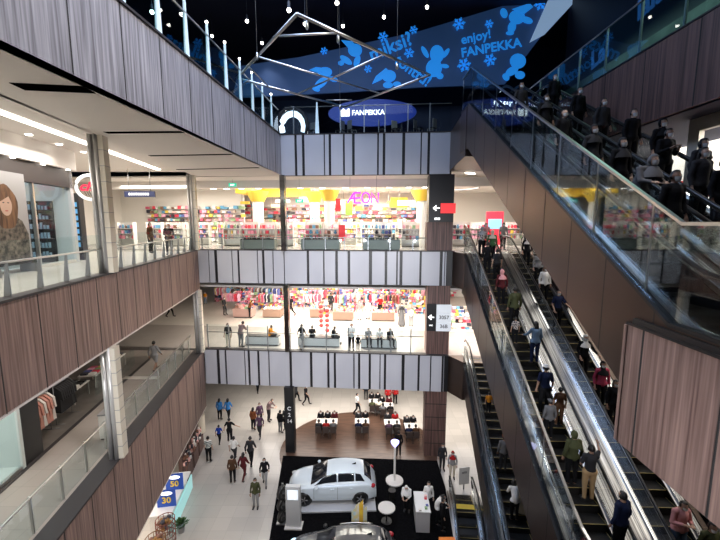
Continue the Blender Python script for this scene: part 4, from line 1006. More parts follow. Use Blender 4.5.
# lit shop sign seen past the head of the upper escalator
u, z = at_f(500, 112, 2.0)
o = empty('lit_sign', FW(u, .6, z - .05), -PH, 'blue sign with white lit letters behind the head of the upper escalator', 'sign')
MB().bx(-.9, 1.3, 0, .1, -.45, .45).build('panel', [BLUES], o); MB().bx(-.6, -.54, .02, .08, L4 - z - .1, -.45).bx(.9, .96, .02, .08, L4 - z - .1, -.45).build('post', [GREYM], o)
text('merbu', .7, Matrix.Translation((.1, -.05, .1)) @ Matrix.Rotation(R(90), 4, 'X') @ Matrix.Rotation(R(-5), 4, 'Z'), EWB, 'lettering', o, .012)
o = empty('lit_sign', (7.6, 18.9, 5.35), -PH, 'small white lit letters far right of the escalator head', 'sign')
MB().bx(-1.0, 1.0, 0, .1, -.25, .25).build('panel', [BLACK], o); MB().bx(-.9, -.84, .02, .08, -.36, -.25).bx(.84, .9, .02, .08, -.36, -.25).build('foot', [GREYM], o)
for q in range(7): text('/\\xX/\\v'[q], .34, Matrix.Translation((-.8 + q * .27, -.05, 0)) @ Matrix.Rotation(R(90), 4, 'X'), EWB, 'lettering', o, .02) if q != 3 else None

# ================================================================ LEVEL 3: STORE
ITEMC = [(.75, .06, .10), (.85, .30, .40), (.9, .88, .84), (.10, .12, .35), (.85, .6, .1), (.12, .35, .55), (.75, .72, .68), (.25, .12, .08), (.85, .42, .55), (.30, .45, .25), (.05, .05, .07), (.62, .12, .2), (.9, .55, .5), (.45, .36, .3)]
YELM.node_tree.nodes['Principled BSDF'].inputs['Base Color'].default_value = (.85, .58, .07, 1)
IM = [mat('goods_%d' % k, c, .6) for k, c in enumerate(ITEMC)]
SHELF = mat('shelf_white', (.75, .72, .68), .5)
def gondola_mesh():
    f = MB(); f.bx(-.6, .6, .16, .2, 0, 1.7); f.bx(-.62, -.58, -.2, .2, 0, 1.7); f.bx(.58, .62, -.2, .2, 0, 1.7); s = MB()
    for z in (.12, .5, .88, 1.26): s.bx(-.58, .58, -.2, .16, z - .03, z)
    return f.mesh('shelf_frame', [SHELF]), s.mesh('shelf_board', [SHELF])
gf, gs = gondola_mesh()
box_m = MB().bx(-.1, .1, -.07, .07, 0, .24).mesh('boxed_goods', [IM[0]])
def bottle_mb():
    m = MB(); m.lathe((0, 0, 0), [(.0, 0), (.055, 0), (.06, .02), (.06, .17), (.025, .22), (.025, .27), (0, .27)], 8); return m
bot_m = bottle_mb().mesh('bottle', [IM[0]])
def toy_mb():
    m = MB(); m.ell((0, 0, .09), (.09, .07, .09), 8); m.ell((0, -.01, .21), .065, 8); m.ell((-.05, 0, .27), .025, 6); m.ell((.05, 0, .27), .025, 6)
    m.ell((-.1, -.02, .12), (.05, .025, .025), 6); m.ell((.1, -.02, .12), (.05, .025, .025), 6); return m
toy_m = toy_mb().mesh('plush_toy', [IM[0]])
bag_mb = MB(); bag_mb.add([(-.15, -.06, 0), (.15, -.06, 0), (.15, .06, 0), (-.15, .06, 0), (-.12, -.03, .2), (.12, -.03, .2), (.12, .03, .2), (-.12, .03, .2)], [(3, 2, 1, 0), (4, 5, 6, 7), (0, 1, 5, 4), (1, 2, 6, 5), (2, 3, 7, 6), (3, 0, 4, 7)])
bag_mb.tube([(-.07, 0, .19), (-.06, 0, .27), (0, 0, .31), (.06, 0, .27), (.07, 0, .19)], .01, 5)
bag_m = bag_mb.mesh('handbag', [IM[0]])
def shoe_mb():
    m = MB(); m.ell((0, .03, .035), (.045, .13, .035), 8); m.ell((0, -.07, .07), (.04, .05, .055), 8); m.bx(-.045, .045, -.13, .14, 0, .02); return m
sho_m = shoe_mb().mesh('shoe', [IM[0]])
def garment_mb():
    m = MB(); m.add([(-.22, -.03, .62), (-.06, -.03, .72), (.06, -.03, .72), (.22, -.03, .62), (.26, -.02, .35), (.18, -.02, .38), (.19, -.05, 0), (-.19, -.05, 0), (-.18, -.02, .38), (-.26, -.02, .35),
                     (-.22, .03, .62), (-.06, .03, .72), (.06, .03, .72), (.22, .03, .62), (.26, .02, .35), (.18, .02, .38), (.19, .05, 0), (-.19, .05, 0), (-.18, .02, .38), (-.26, .02, .35)],
                    [tuple(range(10))[::-1], tuple(range(10, 20))] + [(k, (k + 1) % 10, 10 + (k + 1) % 10, 10 + k) for k in range(10)]); return m
gar_m = garment_mb().mesh('garment', [IM[0]])
def item(mesh, name, p, rz, label, cat, group, m=None, s=1):
    o = bpy.data.objects.new(name, mesh); COL.objects.link(o); o.location = p; o.rotation_euler = (0, 0, rz); o.scale = (s, s, s)
    setmat(o, m or rnd.choice(IM)); return tag(o, label, cat, group)
n_i = dict(box=0, bot=0, toy=0)
def gondola(u, v, palette=None, z=L3):
    p = FW(u, v, z); r = empty('display_shelf', p, -PH, 'white display shelf packed with colourful goods in the yellow store', 'shelf', 'display shelves in the yellow store')
    a = bpy.data.objects.new('shelf_frame', gf); COL.objects.link(a); a.parent = r
    b = bpy.data.objects.new('shelf_board', gs); COL.objects.link(b); b.parent = r
    for kz, zz in enumerate((.88, 1.26, .5)):
        for k in range(5):
            kind = rnd.choice(('box', 'bot', 'toy')); q = FW(u - .46 + k * .23, v - .08, z + zz)
            if v > 9 and kz == 2: continue
            if n_i[kind] > 285: continue
            n_i[kind] += 1
            mm = rnd.choice(palette or IM)
            if kind == 'box': item(box_m, 'boxed_goods', q, -PH, 'small coloured box on a shelf of the yellow store', 'box', 'boxed goods on the store shelves', mm)
            elif kind == 'bot': item(bot_m, 'bottle', q, -PH, 'small coloured bottle on a shelf of the yellow store', 'bottle', 'bottles on the store shelves', mm)
            else: item(toy_m, 'plush_toy', q, -PH, 'small plush toy on a shelf of the yellow store', 'toy', 'plush toys on the store shelves', mm)
PINKS = [IM[0], IM[1], IM[8], IM[2], IM[12]]; BLUESG = [IM[3], IM[5], IM[10], IM[2], IM[6]]
uu = -10.6
row = 0
for v, us in ((4.2, (-9.6, -8.3, -7.0, -5.7, -3.6, -2.3, -1.9 + 3.2, 3.2)), (6.6, (-9.2, -7.8, -6.4, -4.8, -3.2, -1.4, .2, 1.6, 3.0, 4.4)), (9.6, (-10.5, -8.9, -7.3, -5.7, -4.1, -2.5, -.9, .7, 2.3, 3.9, 5.5)), (13.5, (-11, -9, -7, -5, -3, -1, 1, 3, 5))):
    for u in us: gondola(u, v, PINKS if -8.5 < u < -5 else (BLUESG if -1 < u < 2.2 and v < 8 else None))
# wall of goods beyond
def goods_wall(name, u0, u1, v, z0, z1, du, dz, label, seed):
    rr = random.Random(seed); m = MB(); z = z0
    while z < z1:
        u = u0
        while u < u1:
            w = du * rr.uniform(.6, 1.3); h = dz * rr.uniform(.4, .85)
            if rr.random() < .9: box_uv(m, u, u + w * .85, v - rr.uniform(.1, .35), v, z, z + h, rr.randrange(len(IM)))
            u += w
        z += dz
    return tag(m.build(name, IM), label, 'goods', kind='stuff')
goods_wall('shelved_goods', -14, 7, 17, L3 + .1, L3 + 2.4, .4, .34, 'mass of coloured goods stacked along the far wall of the yellow store', 3)
m = MB(); box_uv(m, -16, 16, 17, 17.2, L3, 2.9); box_uv(m, -26, -10.6, 9, 9.2, L3, 3); struct(m, 'wall_store_back', [WALLW])
goods_wall('hanging_goods', -14, 7, 16.4, L3 + 2.2, L3 + 3.6, .5, .36, 'coloured packages and signs high on the far wall of the yellow store', 13)
goods_wall('shelved_goods', -12.5, 7, 12.4, L3 + .1, L3 + 2.0, .4, .33, 'long low mass of coloured goods across the middle of the yellow store', 23)
rh = random.Random(4); m = MB()
for k in range(16):
    u = -9.8 + k * .95 + rh.uniform(-.3, .3); v = rh.uniform(6, 13); z = rh.uniform(1.0, 2.0); w = rh.uniform(.6, 1.6)
    if abs(u - .0) < 1.4 and v < 8: continue
    box_uv(m, u, u + w, v, v + .08, z, z + rh.uniform(.2, .5), k % 3); box_uv(m, u + .1, u + .12, v, v + .02, z, 2.9, 3); box_uv(m, u + w - .12, u + w - .1, v, v + .02, z, 2.9, 3)
tag(m.build('trim_hanging_boards', [YELM, WALLW, mat('pale_yellow', (.9, .8, .5), .6), GREYM]), kind='structure')
# yellow bulkheads, white pillars
for k, (u, v, w, lb) in enumerate(((-8.0, 5.2, 1.1, 'round white pillar with yellow head, left in the store'), (-3.9, 6.0, 1.0, 'round white pillar with yellow head and small smiling face in the store'), (.05 - 2.6, 4.6, 1.0, 'white pillar with yellow head beside the pink letters'), (4.1, 5.2, 1.2, 'white pillar with yellow head at the right end of the store'))):
    o = empty('pillar', FW(u, v, L3), -PH, lb, 'pillar')
    MB().cyl((0, 0, 0), w * .36, 3.2, 20).build('shaft', [mat('pillar_white', (.85, .82, .78), .5)], o)
    MB().cyl((0, 0, 3.2), w * .42, .75, 20, 0, w * .75).build('head', [YELM], o)
    if k == 1:
        m = MB(); m.ell((-.12, -.36, 2.0), (.06, .03, .05), 8); m.ell((.12, -.36, 2.0), (.06, .03, .05), 8); m.build('face_mark', [mat('cyan_dot', (.05, .45, .6), .5)], o)
m = MB(); box_uv(m, -9.5, -4.6, 7.6, 7.9, 2.0, 2.9); box_uv(m, -3, 4.5, 7.9, 8.1, 2.72, 2.9); box_uv(m, 1.8, 3.2, 9, 9.4, 1.2, 2.0); box_uv(m, -9.6, -8.4, 5.0, 7.9, 2.1, 2.9)
tag(m.build('yellow_bulkhead', [YELM]), kind='structure'); bpy.data.objects['yellow_bulkhead'].name = 'trim_yellow_bulkhead'
# hanging banners
for px, py, v, w, h, c, lb in ((338, 205, 4.5, .35, .9, (.75, .04, .05), 'narrow red hanging banner left of the pink letters'), (342, 233, 3.4, .45, 1.1, (.75, .04, .05), 'red and white floor banner below the pink letters'), (349, 208, 5, .5, 1.0, (.35, .75, .10), 'lime green hanging banner under the pink letters'), (343.5, 207, 5.2, .35, 1.0, (.55, .85, .85), 'pale cyan hanging banner beside the lime one')):
    u, z = at_f(px, py, v); o = empty('banner', FW(u, v, z), -PH, lb, 'banner')
    MB().bx(-w / 2, w / 2, -.01, .01, -h / 2, h / 2).build('cloth', [mat('banner_%s' % lb[:9], c, .6)], o)
    MB().tube([(-w / 2 - .03, 0, h / 2), (w / 2 + .03, 0, h / 2)], .012, 6).build('rod', [GREYM], o)
    MB().tube([(0, 0, h / 2), (0, 0, 2.9 - z)], .008, 5).build('hanger', [GREYM], o)
# pink store letters
PINKN = mat('pink_neon', (.8, .05, .6), .4, emit=(.95, .04, .62), es=1.5)
u0, z0 = at_f(347.5, 199, .7); u1, z1 = at_f(379, 199, .7)
o = empty('store_sign', FW((u0 + u1) / 2, .7, (at_f(359, 197.8, .7)[1])), -PH, 'glowing pink store name hanging over the entrance of the yellow store', 'sign')
W = u1 - u0; H = .60
def lt(pts, closed=False):
    P = [(-W / 2 + a * W, 0, (b - .5) * H) for a, b in pts]
    if closed: P.append(P[0])
    MB().tube(P, .05, 6).build('letter', [PINKN], o)
lt([(.0, 0), (.21, 1)]); lt([(.22, 1), (.22, 0)]); lt([(.10, .42), (.40, .5)]) ; lt([(.2, 1), (.42, 1)]); lt([(.22, 0), (.42, 0)])
lt([(.58 + .12 * math.cos(t), .5 + .5 * math.sin(t)) for t in [2 * math.pi * k / 20 for k in range(20)]], True)
lt([(.76, 0), (.76, 1), (.98, 0), (.98, 1)])
m = MB(); m.tube([(-.8, 0, H / 2), (-.8, 0, 1.32)], .012, 5); m.tube([(.8, 0, H / 2), (.8, 0, 1.32)], .012, 5); m.build('hanger', [GREYM], o)
# recessed downlights along the store edge
DL = mat('downlight', (1, 1, 1), .5, emit=(1, .93, .82), es=9)
for k, px in enumerate((213, 226, 241, 258, 300, 322, 345, 367, 389, 409, 425)):
    u, z = at_f(px, 190, 2.7); o = empty('downlight', FW(u, 2.78, 2.25), 0, 'round recessed lamp along the edge of the store ceiling', 'ceiling lamp', 'recessed lamps along the store edge')
    MB().cyl((0, 0, -.03), .2, .03, 16).build('diffuser', [DL], o); MB().lathe((0, 0, -.03), [(.2, 0), (.24, .0), (.24, .03)], 16).build('trim_ring', [SHELF], o)
# EXIT sign green
for px, py, lb in ((232.5, 185, 'small green exit sign hanging at the left of the store ceiling'), (299.5, 201, 'small green exit sign right of the steel column')):
    u, z = at_f(px, py, 1.6); o = empty('exit_sign', FW(u, 1.6, z), -PH, lb, 'sign')
    MB().bx(-.25, .25, -.03, .03, -.1, .12).build('panel', [mat('exit_green', (.02, .35, .22), .5, emit=(.05, .7, .45), es=.8)], o)
    MB().tube([(0, 0, .12), (0, 0, 2.73 - z)], .01, 5).build('hanger', [GREYM], o)
    text('EXIT', .14, Matrix.Translation((0, -.04, .0)) @ Matrix.Rotation(R(90), 4, 'X'), EW, 'lettering', o, .01)
# planters / benches behind the railings
PLG = mat('planter_grey', (.20, .21, .185), .5); PLW = mat('planter_light', (.50, .50, .50), .5); LEAF = mat('dark_leaf', (.03, .035, .025), .7)
def planter(px0, px1, z, v, h, m_, label, group, top=BLACK, py=245):
    u0, u1 = at_f(px0, py, v)[0], at_f(px1, py, v)[0]; o = empty('planter_bench', FW((u0 + u1) / 2, v, z), -PH, label, 'bench', group); w = (u1 - u0) / 2
    MB().bx(-w, w, -.3, .3, .06, h).build('box', [m_], o); MB().bx(-w + .05, w - .05, -.25, .25, 0, .06).build('plinth', [BLACK], o)
    MB().bx(-w + .03, w - .03, -.27, .27, h, h + .05).build('seat_pad', [top], o)
    return o
for a, b, lb in ((242, 276, 'grey planter bench at the left behind the store railing'), (302, 340, 'grey planter bench right of the narrow steel column behind the store railing'), (363, 400, 'grey planter bench nearest the black sign behind the store railing')):
    planter(a, b, L3, .8, .62, PLG, lb, 'grey planter benches, level of the yellow store')
    u0, u1 = at_f(a + 2, 245, .8)[0], at_f(b - 2, 245, .8)[0]; m = MB()
    for k in range(60):
        q = FW(rnd.uniform(u0, u1), .8 + rnd.uniform(-.15, .15), L3 + .67); h_ = rnd.uniform(.08, .22)
        m.add([(q[0] - .04, q[1], q[2]), (q[0] + .04, q[1], q[2]), (q[0] + rnd.uniform(-.1, .1), q[1] - .05, q[2] + h_), (q[0], q[1] + .04, q[2])], [(0, 1, 2), (1, 3, 2), (3, 0, 2)])
    tag(m.build('low_plants', [LEAF]), 'dark low plants growing out of a grey planter bench', 'plants', 'low plants in the planters', 'stuff')
for a, b, lb in ((247, 280, 'pale bench with black cushion left of the mirrored column'), (299, 340, 'pale bench with black cushion right of the mirrored column'), (361, 397, 'pale bench with black cushion nearest the wooden pier')):
    planter(a, b, L2, 1.3, .55, PLW, lb, 'pale benches, level of the shoe department', py=340)
# right part of the level 3 store beyond the black pier
o = empty('display_screen', FW(at_f(495, 222, 7)[0], 7, L3), -PH, 'red standing unit with pale blue screen beyond the escalator head', 'screen')
MB().bx(-.62, .62, 0, .25, 0, 2.5).build('cabinet', [mat('red_cabinet', (.75, .03, .06), .5, emit=(.7, .02, .05), es=.3)], o)
MB().bx(-.5, .5, -.02, 0, 1.2, 1.95).build('screen', [mat('screen_blue', (.2, .4, .6), .3, emit=(.25, .5, .75), es=.7)], o)
for k, (px, v) in enumerate(((461, 5), (473, 6), (482, 8), (508, 8), (466, 9), (499, 10), (515, 6.5))):
    gondola(at_f(px, 225, v)[0], v, PINKS if k % 2 else None)
m = MB(); c = FW(7.6, 5.0, 2.0)
m.tube([(c[0] - 2.6 + 2.9 * math.cos(a), c[1] + 2.2 * math.sin(a), 2.35) for a in [R(-100 + 12 * k) for k in range(18)]], .05, 6)
tag(m.build('curved_ceiling_rail', [GREYM]), 'dark curved track on the bright ceiling right of the black pier', 'track')
m = MB(); box_uv(m, 5.8, 9.0, 3.5, 3.6, 2.3, 2.9); struct(m, 'trim_ceiling_beige', [mat('beige_ceiling', (.45, .33, .24), .6)])
for k in range(3):
    o = empty('tube_light', FW(6.3 + .18 * k, .9 + k * .15, 2.86), R(25), 'short white tube light on the ceiling behind the escalator head', 'lamp', 'short tube lights behind the escalator head'); MB().bx(-.16, .16, -.03, .03, -.03, .03).build('tube', [DL], o)

# ================================================================ LEVEL 2: SHOE DEPARTMENT
TAB = mat('brown_counter', (.30, .19, .14), .5); TABL = mat('pink_counter', (.45, .28, .24), .5)
n_g = dict(shoe=0, bag=0, garment=0)
def counter(px0, px1, py, kind, label, h=.75, m_=TAB):
    a = at_z(px0, py, L2); b = at_z(px1, py, L2); d = Vector((b[0] - a[0], b[1] - a[1], 0)); w = d.length / 2; c = ((a[0] + b[0]) / 2, (a[1] + b[1]) / 2 + .55, L2)
    o = empty('display_table', c, -PH, label, 'table', 'goods tables of the shoe department'); c_, s_ = math.cos(PH), math.sin(PH)
    MB().bx(-w, w, -.5, .5, .08, h - .04).build('base', [m_], o); MB().bx(-w + .04, w - .04, -.46, .46, 0, .08).build('plinth', [BLACK], o); MB().bx(-w - .03, w + .03, -.53, .53, h - .04, h).build('tabletop', [TABL], o)
    nx = max(2, int(2 * w / .27))
    for i in range(nx):
        for j in range(3):
            if rnd.random() < .12: continue
            lx, ly = -w + (i + .5) * 2 * w / nx, -.36 + j * .34; p = (c[0] + lx * c_ + ly * s_, c[1] - lx * s_ + ly * c_, L2 + h)
            if kind == 'bag': n_g['bag'] += 1; item(bag_m, 'handbag', p, rnd.uniform(-.5, .5), 'small handbag on a goods table of the shoe department', 'handbag', 'handbags on the goods tables')
            elif kind == 'shoe': n_g['shoe'] += 1; item(sho_m, 'shoe', p, rnd.uniform(2.6, 3.6), 'shoe on a goods table of the shoe department', 'shoe', 'shoes on the goods tables', s=1.25)
            else: item(toy_m, 'plush_toy', p, rnd.uniform(-.5, .5), 'small plush toy on a goods table of the shoe department', 'toy', 'plush toys on the goods tables')
for k, a in enumerate([(233, 252, 318, 'bag', 'low brown goods table with handbags, left of the mirrored column'), (263, 281, 318, 'shoe', 'low brown goods table just left of the mirrored column'), (333, 353, 321, 'toy', 'pale brown goods table behind the middle bench'), (372, 395, 321.5, 'shoe', 'long brown goods table behind the right bench'),
                       (214, 224, 296, 'shoe', 'small goods table at the far left of the shoe department'), (310, 322, 318, 'toy', 'small goods table with red goods right of the mirrored column')]):
    counter(*a[:3], a[3], a[4], m_=TABL if k == 0 else TAB)
def rack(px, py, label, w=1.6, n=12, pal=None, z=L2, rz=-PH, rows=1):
    p = at_z(px, py, z); r = empty('clothes_rack', p, rz, label, 'rack', 'clothes racks')
    m = MB(); m.tube([(-w / 2, 0, 1.5), (w / 2, 0, 1.5)], .015, 6)
    for q in (-1, 1): m.tube([(q * w / 2, 0, 0), (q * w / 2, 0, 1.5)], .015, 6); m.tube([(q * w / 2, -.25, .02), (q * w / 2, .25, .02)], .015, 6)
    m.build('frame', [GREYM], r)
    for k in range(n):
        lx = -w / 2 + .1 + (w - .2) * k / (n - 1); q = (p[0] + lx * math.cos(rz), p[1] + lx * math.sin(rz), z + .76); n_g['garment'] += 1
        item(gar_m, 'garment', q, rz + R(70 + rnd.uniform(-25, 25)), 'garment hanging in a row on a metal clothes rack', 'garment', 'garments hanging on the racks', rnd.choice(pal or IM))
for k, (px, py, pal) in enumerate([(222, 302, None), (243, 306, PINKS), (258, 302, None), (272, 303, BLUESG), (318, 305, PINKS), (345, 305, None), (366, 303, PINKS), (388, 304, [IM[0], IM[2], IM[11], IM[10]]), (420, 305, None), (300, 300, None), (232, 309, PINKS), (268, 310, None), (312, 310, [IM[0], IM[11], IM[2]]), (338, 311, None), (352, 309, PINKS), (374, 310, None), (392, 311, [IM[10], IM[0], IM[7]]), (417, 312, [IM[4], IM[7], IM[2]])]):
    rack(px, py, ('clothes rack in the shoe department, %s' % ['far left', 'behind the handbag table', 'second behind the handbag table', 'left of the mirrored column', 'with red and white clothes right of the mirrored column', 'behind the pale brown table', 'left of the pink top', 'behind the long brown table', 'by the wooden pier', 'behind the mirrored column', 'nearer left row', 'nearer row by the mirrored column', 'nearer row beside the red decorations', 'nearer row behind the dark suit', 'nearer row behind the pink top', 'nearer row left of the red shirt', 'nearer row right of the red shirt', 'nearer row by the wooden pier'][k]), pal=pal, n=11)
# high back shelving
def big_shelf(u0, u1, v, z, label, seed, h=2.6, kind='shoe'):
    o = empty('tall_shelf', FW((u0 + u1) / 2, v, z), -PH, label, 'shelf', 'tall shelves of the shoe department'); w = (u1 - u0) / 2
    f = MB(); f.bx(-w, w, .2, .25, 0, h); f.bx(-w - .03, -w, -.2, .25, 0, h); f.bx(w, w + .03, -.2, .25, 0, h); f.build('shelf_frame', [SHELF], o); f = MB()
    nz = int(h / .38)
    for k in range(nz): f.bx(-w, w, -.2, .2, .1 + k * .38, .13 + k * .38)
    f.build('shelf_board', [SHELF], o)
    for k in range(nz):
        for i in range(int(2 * w / .3)):
            if rnd.random() < .15: continue
            q = FW(u0 + .15 + i * .3, v - .05, z + .13 + k * .38)
            if n_g['shoe'] < 290: n_g['shoe'] += 1; item(sho_m, 'shoe', q, rnd.uniform(2.7, 3.6), 'shoe on a tall shelf of the shoe department', 'shoe', 'shoes on the tall shelves', s=1.3)
            elif n_g['bag'] < 290: n_g['bag'] += 1; item(bag_m, 'handbag', q, 0, 'handbag on a tall shelf of the shoe department', 'handbag', 'handbags on the tall shelves')
for k, (a, b, v) in enumerate(((-9.5, -7.4, 7.5), (-6.9, -5.2, 6.5), (-3.6, -1.8, 7.2), (-1.2, .6, 7.2), (1.0, 2.8, 6.4), (3.9, 6.2, 7.2))):
    big_shelf(a, b, v + 8.6, L2, 'tall white shelf of shoes, %s in the shoe department' % ['farthest left', 'second from left', 'third from left', 'fourth from left', 'fifth from left', 'farthest right'][k], k)
goods_wall('shelved_goods', -14, 9, 18, L2 + .1, L2 + 2.4, .35, .34, 'mass of coloured goods along the far wall of the shoe department', 5)
m = MB(); box_uv(m, -16, 16, 18.3, 18.5, L2, -4.1); struct(m, 'wall_shoe_back', [WALLW])
for k, (a, b, v, h_) in enumerate(((-12, -9.4, 11.5, 1.3), (-8.4, -5.6, 12.6, 1.5), (-2.9, -.8, 12.4, 1.6), (.2, 2.6, 13.2, 1.5), (3.2, 4.6, 10.6, 1.7), (6.2, 9.5, 6, 1.6))):
    goods_wall('goods_island', a, b, v, L2, L2 + h_, .26, .26, 'island of mixed coloured goods in the shoe department, %s' % ['far left', 'second from left', 'behind the mirrored column', 'centre right', 'by the wooden pier', 'beyond the wooden pier'][k], 40 + k)
for k, (pa, pb, py, h_, lb) in enumerate(((216, 230, 301, 1.3, 'far left'), (236, 250, 309, 1.0, 'behind the handbag table'), (262, 281, 309, 1.0, 'left of the mirrored column'), (296, 308, 306, 1.2, 'right behind the mirrored column'), (314, 329, 313, .9, 'below the red decorations'), (338, 354, 311, 1.1, 'behind the pale brown table'), (363, 374, 306, 1.2, 'behind the pink top'), (373, 396, 312, 1.1, 'behind the long brown table'), (414, 425, 313, 1.3, 'against the wooden pier'), (236, 256, 298, 1.3, 'back row left'), (318, 336, 299, 1.4, 'back row centre'), (398, 412, 299, 1.4, 'back row right'))):
    a, b = at_z(pa, py, L2), at_z(pb, py, L2); loc = lambda q: (q[0] * math.cos(PH) - (q[1] - 22) * math.sin(PH), q[0] * math.sin(PH) + (q[1] - 22) * math.cos(PH))
    ua, ub, vv = loc(a)[0], loc(b)[0], loc(a)[1]
    for r_ in range(3): goods_wall('goods_island', ua, ub, vv + r_ * .4, L2 + .0, L2 + h_ * (.55 + .25 * r_), .2, .2, 'low island of mixed coloured goods, %s, %s' % (lb, ['front tier', 'middle tier', 'rear tier'][r_]), 60 + k * 3 + r_)
# red hanging decorations
REDL = mat('red_lantern', (.75, .03, .03), .5)
for px, v, kk in ((327, 3.4, 'string of red decorations standing right of the mirrored column'), (321, 4.6, 'second string of red decorations farther back')):
    o = empty('red_decoration', FW(at_f(px, 310, v)[0], v, L2), -PH, kk, 'decoration'); MB().tube([(0, 0, 0), (0, 0, 2.0)], .02, 6).build('pole', [GREYM], o)
    for k in range(5): MB().ell((0, 0, .4 + k * .36), (.16, .16, .15), 10).build('ball', [REDL], o)
# stand sign on level 2 near the escalators
p = at_z(460, 323, L2); o = empty('stand_sign', p, R(-8), 'black framed notice stand with white sheet near the head of the lower escalator', 'stand')
MB().bx(-.36, .36, -.03, .03, .1, 1.35).build('frame', [BLACK], o); MB().bx(-.28, .28, -.045, -.03, .4, 1.25).build('sheet', [SW], o); MB().bx(-.36, .36, -.2, .2, 0, .1).build('foot', [BLACK], o)
m = MB()
for k in range(4): m.bx(-.18, .18, -.05, -.045, .6 + k * .13, .64 + k * .13)
m.build('print', [DK], o)
p = at_z(475, 340, L2); tag(MB().bx(-.6, .6, -.6, .6, 0, .012).build('floor_mat', [mat('grey_mat', (.28, .28, .29), .8)], loc=(p[0], p[1], L2), rz=-PH), 'square grey mat on the pale floor near the lower escalator', 'mat')

# ================================================================ LEFT GALLERY SHOPS
def sub(fn, y, off, z=0): p = fn(y, off); return (p[0], p[1], z)
OFF = 3.45
DKH = mat('dark_header', (.055, .045, .045), .5); BLKS = mat('shelf_black', (.015, .016, .022), .5)
# level 3 shop: header, kerb, glass, back
m = MB()
def lbox(mb, y0, y1, o0, o1, z0, z1, mi=0): mb.prism([LF(y0, o0), LF(y1, o0), LF(y1, o1), LF(y0, o1)], z0, z1, mi)
lbox(m, 16.9, YN, OFF, OFF + .3, 1.45, 2.2, 0); lbox(m, 16.9, YN, OFF - .2, OFF + .3, 2.2, 3.0, 1); lbox(m, 16.9, YN, OFF + .02, OFF + .25, L3, L3 + .1, 1)
struct(m, 'trim_shop_header', [DKH, CEILW])
m = MB(); lbox(m, 20, YN, 8.5, 8.7, L3, 3.0); lbox(m, 16.9, 16.7, OFF, 8.5, L3, 3.0); struct(m, 'wall_shop_3', [mat('shop_wall', (.62, .64, .66), .6)])
m = MB(); lbox(m, 16.9, YN, OFF + .1, OFF + .12, L3 + .1, 1.45); tag(m.build('window_3', [GLASS]), kind='structure')
m = MB()
for y in (16.8, 14.6, 12.6, 10.2, 7.8): lbox(m, y, y - .07, OFF + .05, OFF + .17, L3, 1.45)
tag(m.build('trim_mullions', [STEEL]), kind='structure')
m = MB(); lbox(m, 22.0, YN, 1.6, 1.85, 2.95, 3.0)
COVE = mat('cove_light', (1, 1, 1), .5, emit=(1, .93, .82), es=4.5)
tag(m.build('trim_cove_light', [COVE]), kind='structure')
for k in range(9):
    p = LF(18.5 - k * 1.6, 2.9); o = empty('downlight', (p[0], p[1], 2.97), 0, 'small round ceiling lamp over the middle left gallery', 'ceiling lamp', 'ceiling lamps of the middle left gallery'); MB().cyl((0, 0, 0), .1, .03, 12).build('diffuser', [DL], o)
    p = LF(16.5 - k * 1.5, OFF - .1); o = empty('downlight', (p[0], p[1], 2.18), 0, 'small lamp under the dark shop header', 'ceiling lamp', 'lamps along the dark shop header'); MB().cyl((0, 0, -.02), .07, .03, 12).build('diffuser', [DL], o)
area('shop_light', LF(12.5, 6) + (2.8,), (3, 6), 150, (.86, .93, 1))
def lfurn(name, y, off, z, label, cat, w=1, group=None): p = LF(y, off); return empty(name, (p[0], p[1], z), R(90 + 8.8), label, cat, group)   # local +x = away (towards facade), local +y = into the shop (left)
for k, offk in enumerate((7.4, 6.1, 4.8)):
    pk = LF(16.55, offk); o = empty('wall_shelf', (pk[0], pk[1], L3), R(8.8), 'black shelf of small pale blue lit goods in the left shop, %s' % ['deepest in', 'middle one', 'nearest the glass'][k], 'shelf', group='black shelves in the left shop')
    MB().bx(-.62, .62, .1, .16, 0, 2.6).build('back_panel', [BLKS], o); f = MB()
    for q in range(6): f.bx(-.6, .6, -.2, .1, .2 + q * .4, .23 + q * .4)
    f.build('shelf_board', [BLKS], o); f = MB()
    for q in range(6):
        for i in range(9): f.bx(-.56 + i * .125, -.49 + i * .125, -.1, -.04, .23 + q * .4, .23 + q * .4 + rnd.uniform(.15, .28))
    tag(f.build('small_goods', [mat('pale_blue_goods', (.35, .5, .65), .4)], o), kind='stuff')
o = lfurn('counter', 11.6, 5.2, L3, 'brown wooden sales counter in the left shop', 'counter'); MB().bx(-.9, .9, -.3, .3, 0, 1.0).build('body', [WOODD], o); MB().bx(-.95, .95, -.34, .34, 1.0, 1.05).build('worktop', [CREAM], o)
o = lfurn('armchair', 14.2, 4.9, L3, 'black salon chair in the left shop near the steel frame', 'chair'); MB().bx(-.3, .3, -.3, .3, .4, .55).build('seat', [BLACK], o); MB().bx(-.3, .3, .22, .32, .55, 1.2).build('backrest', [BLACK], o); MB().cyl((0, 0, 0), .04, .4, 8).build('pedestal', [STEEL], o); MB().cyl((0, 0, 0), .28, .04, 16).build('foot_plate', [STEEL], o)
# poster with portrait
p = at_z(14, 271, L3); o = empty('poster_stand', LF(13.1, OFF - .3) + (L3,), R(90 + 8.8), 'tall poster of a long haired person in dark jacket, in front of the left shop', 'poster')
PW = .85
MB().bx(-1.5, .45, -.04, .04, .3, 3.35).build('panel', [mat('poster_grey', (.42, .42, .44), .4)], o)
def disc(cx, cz, rx, rz_, yv, mt, nm, n=24, f=lambda t: 1):
    P = [(cx + rx * math.cos(2 * math.pi * k / n) * f(2 * math.pi * k / n), cz + rz_ * math.sin(2 * math.pi * k / n) * f(2 * math.pi * k / n)) for k in range(n)]
    m = MB(); m.add([(a, yv, b) for a, b in P], [tuple(range(n))[::-1]]); return m.build(nm, [mt], o)
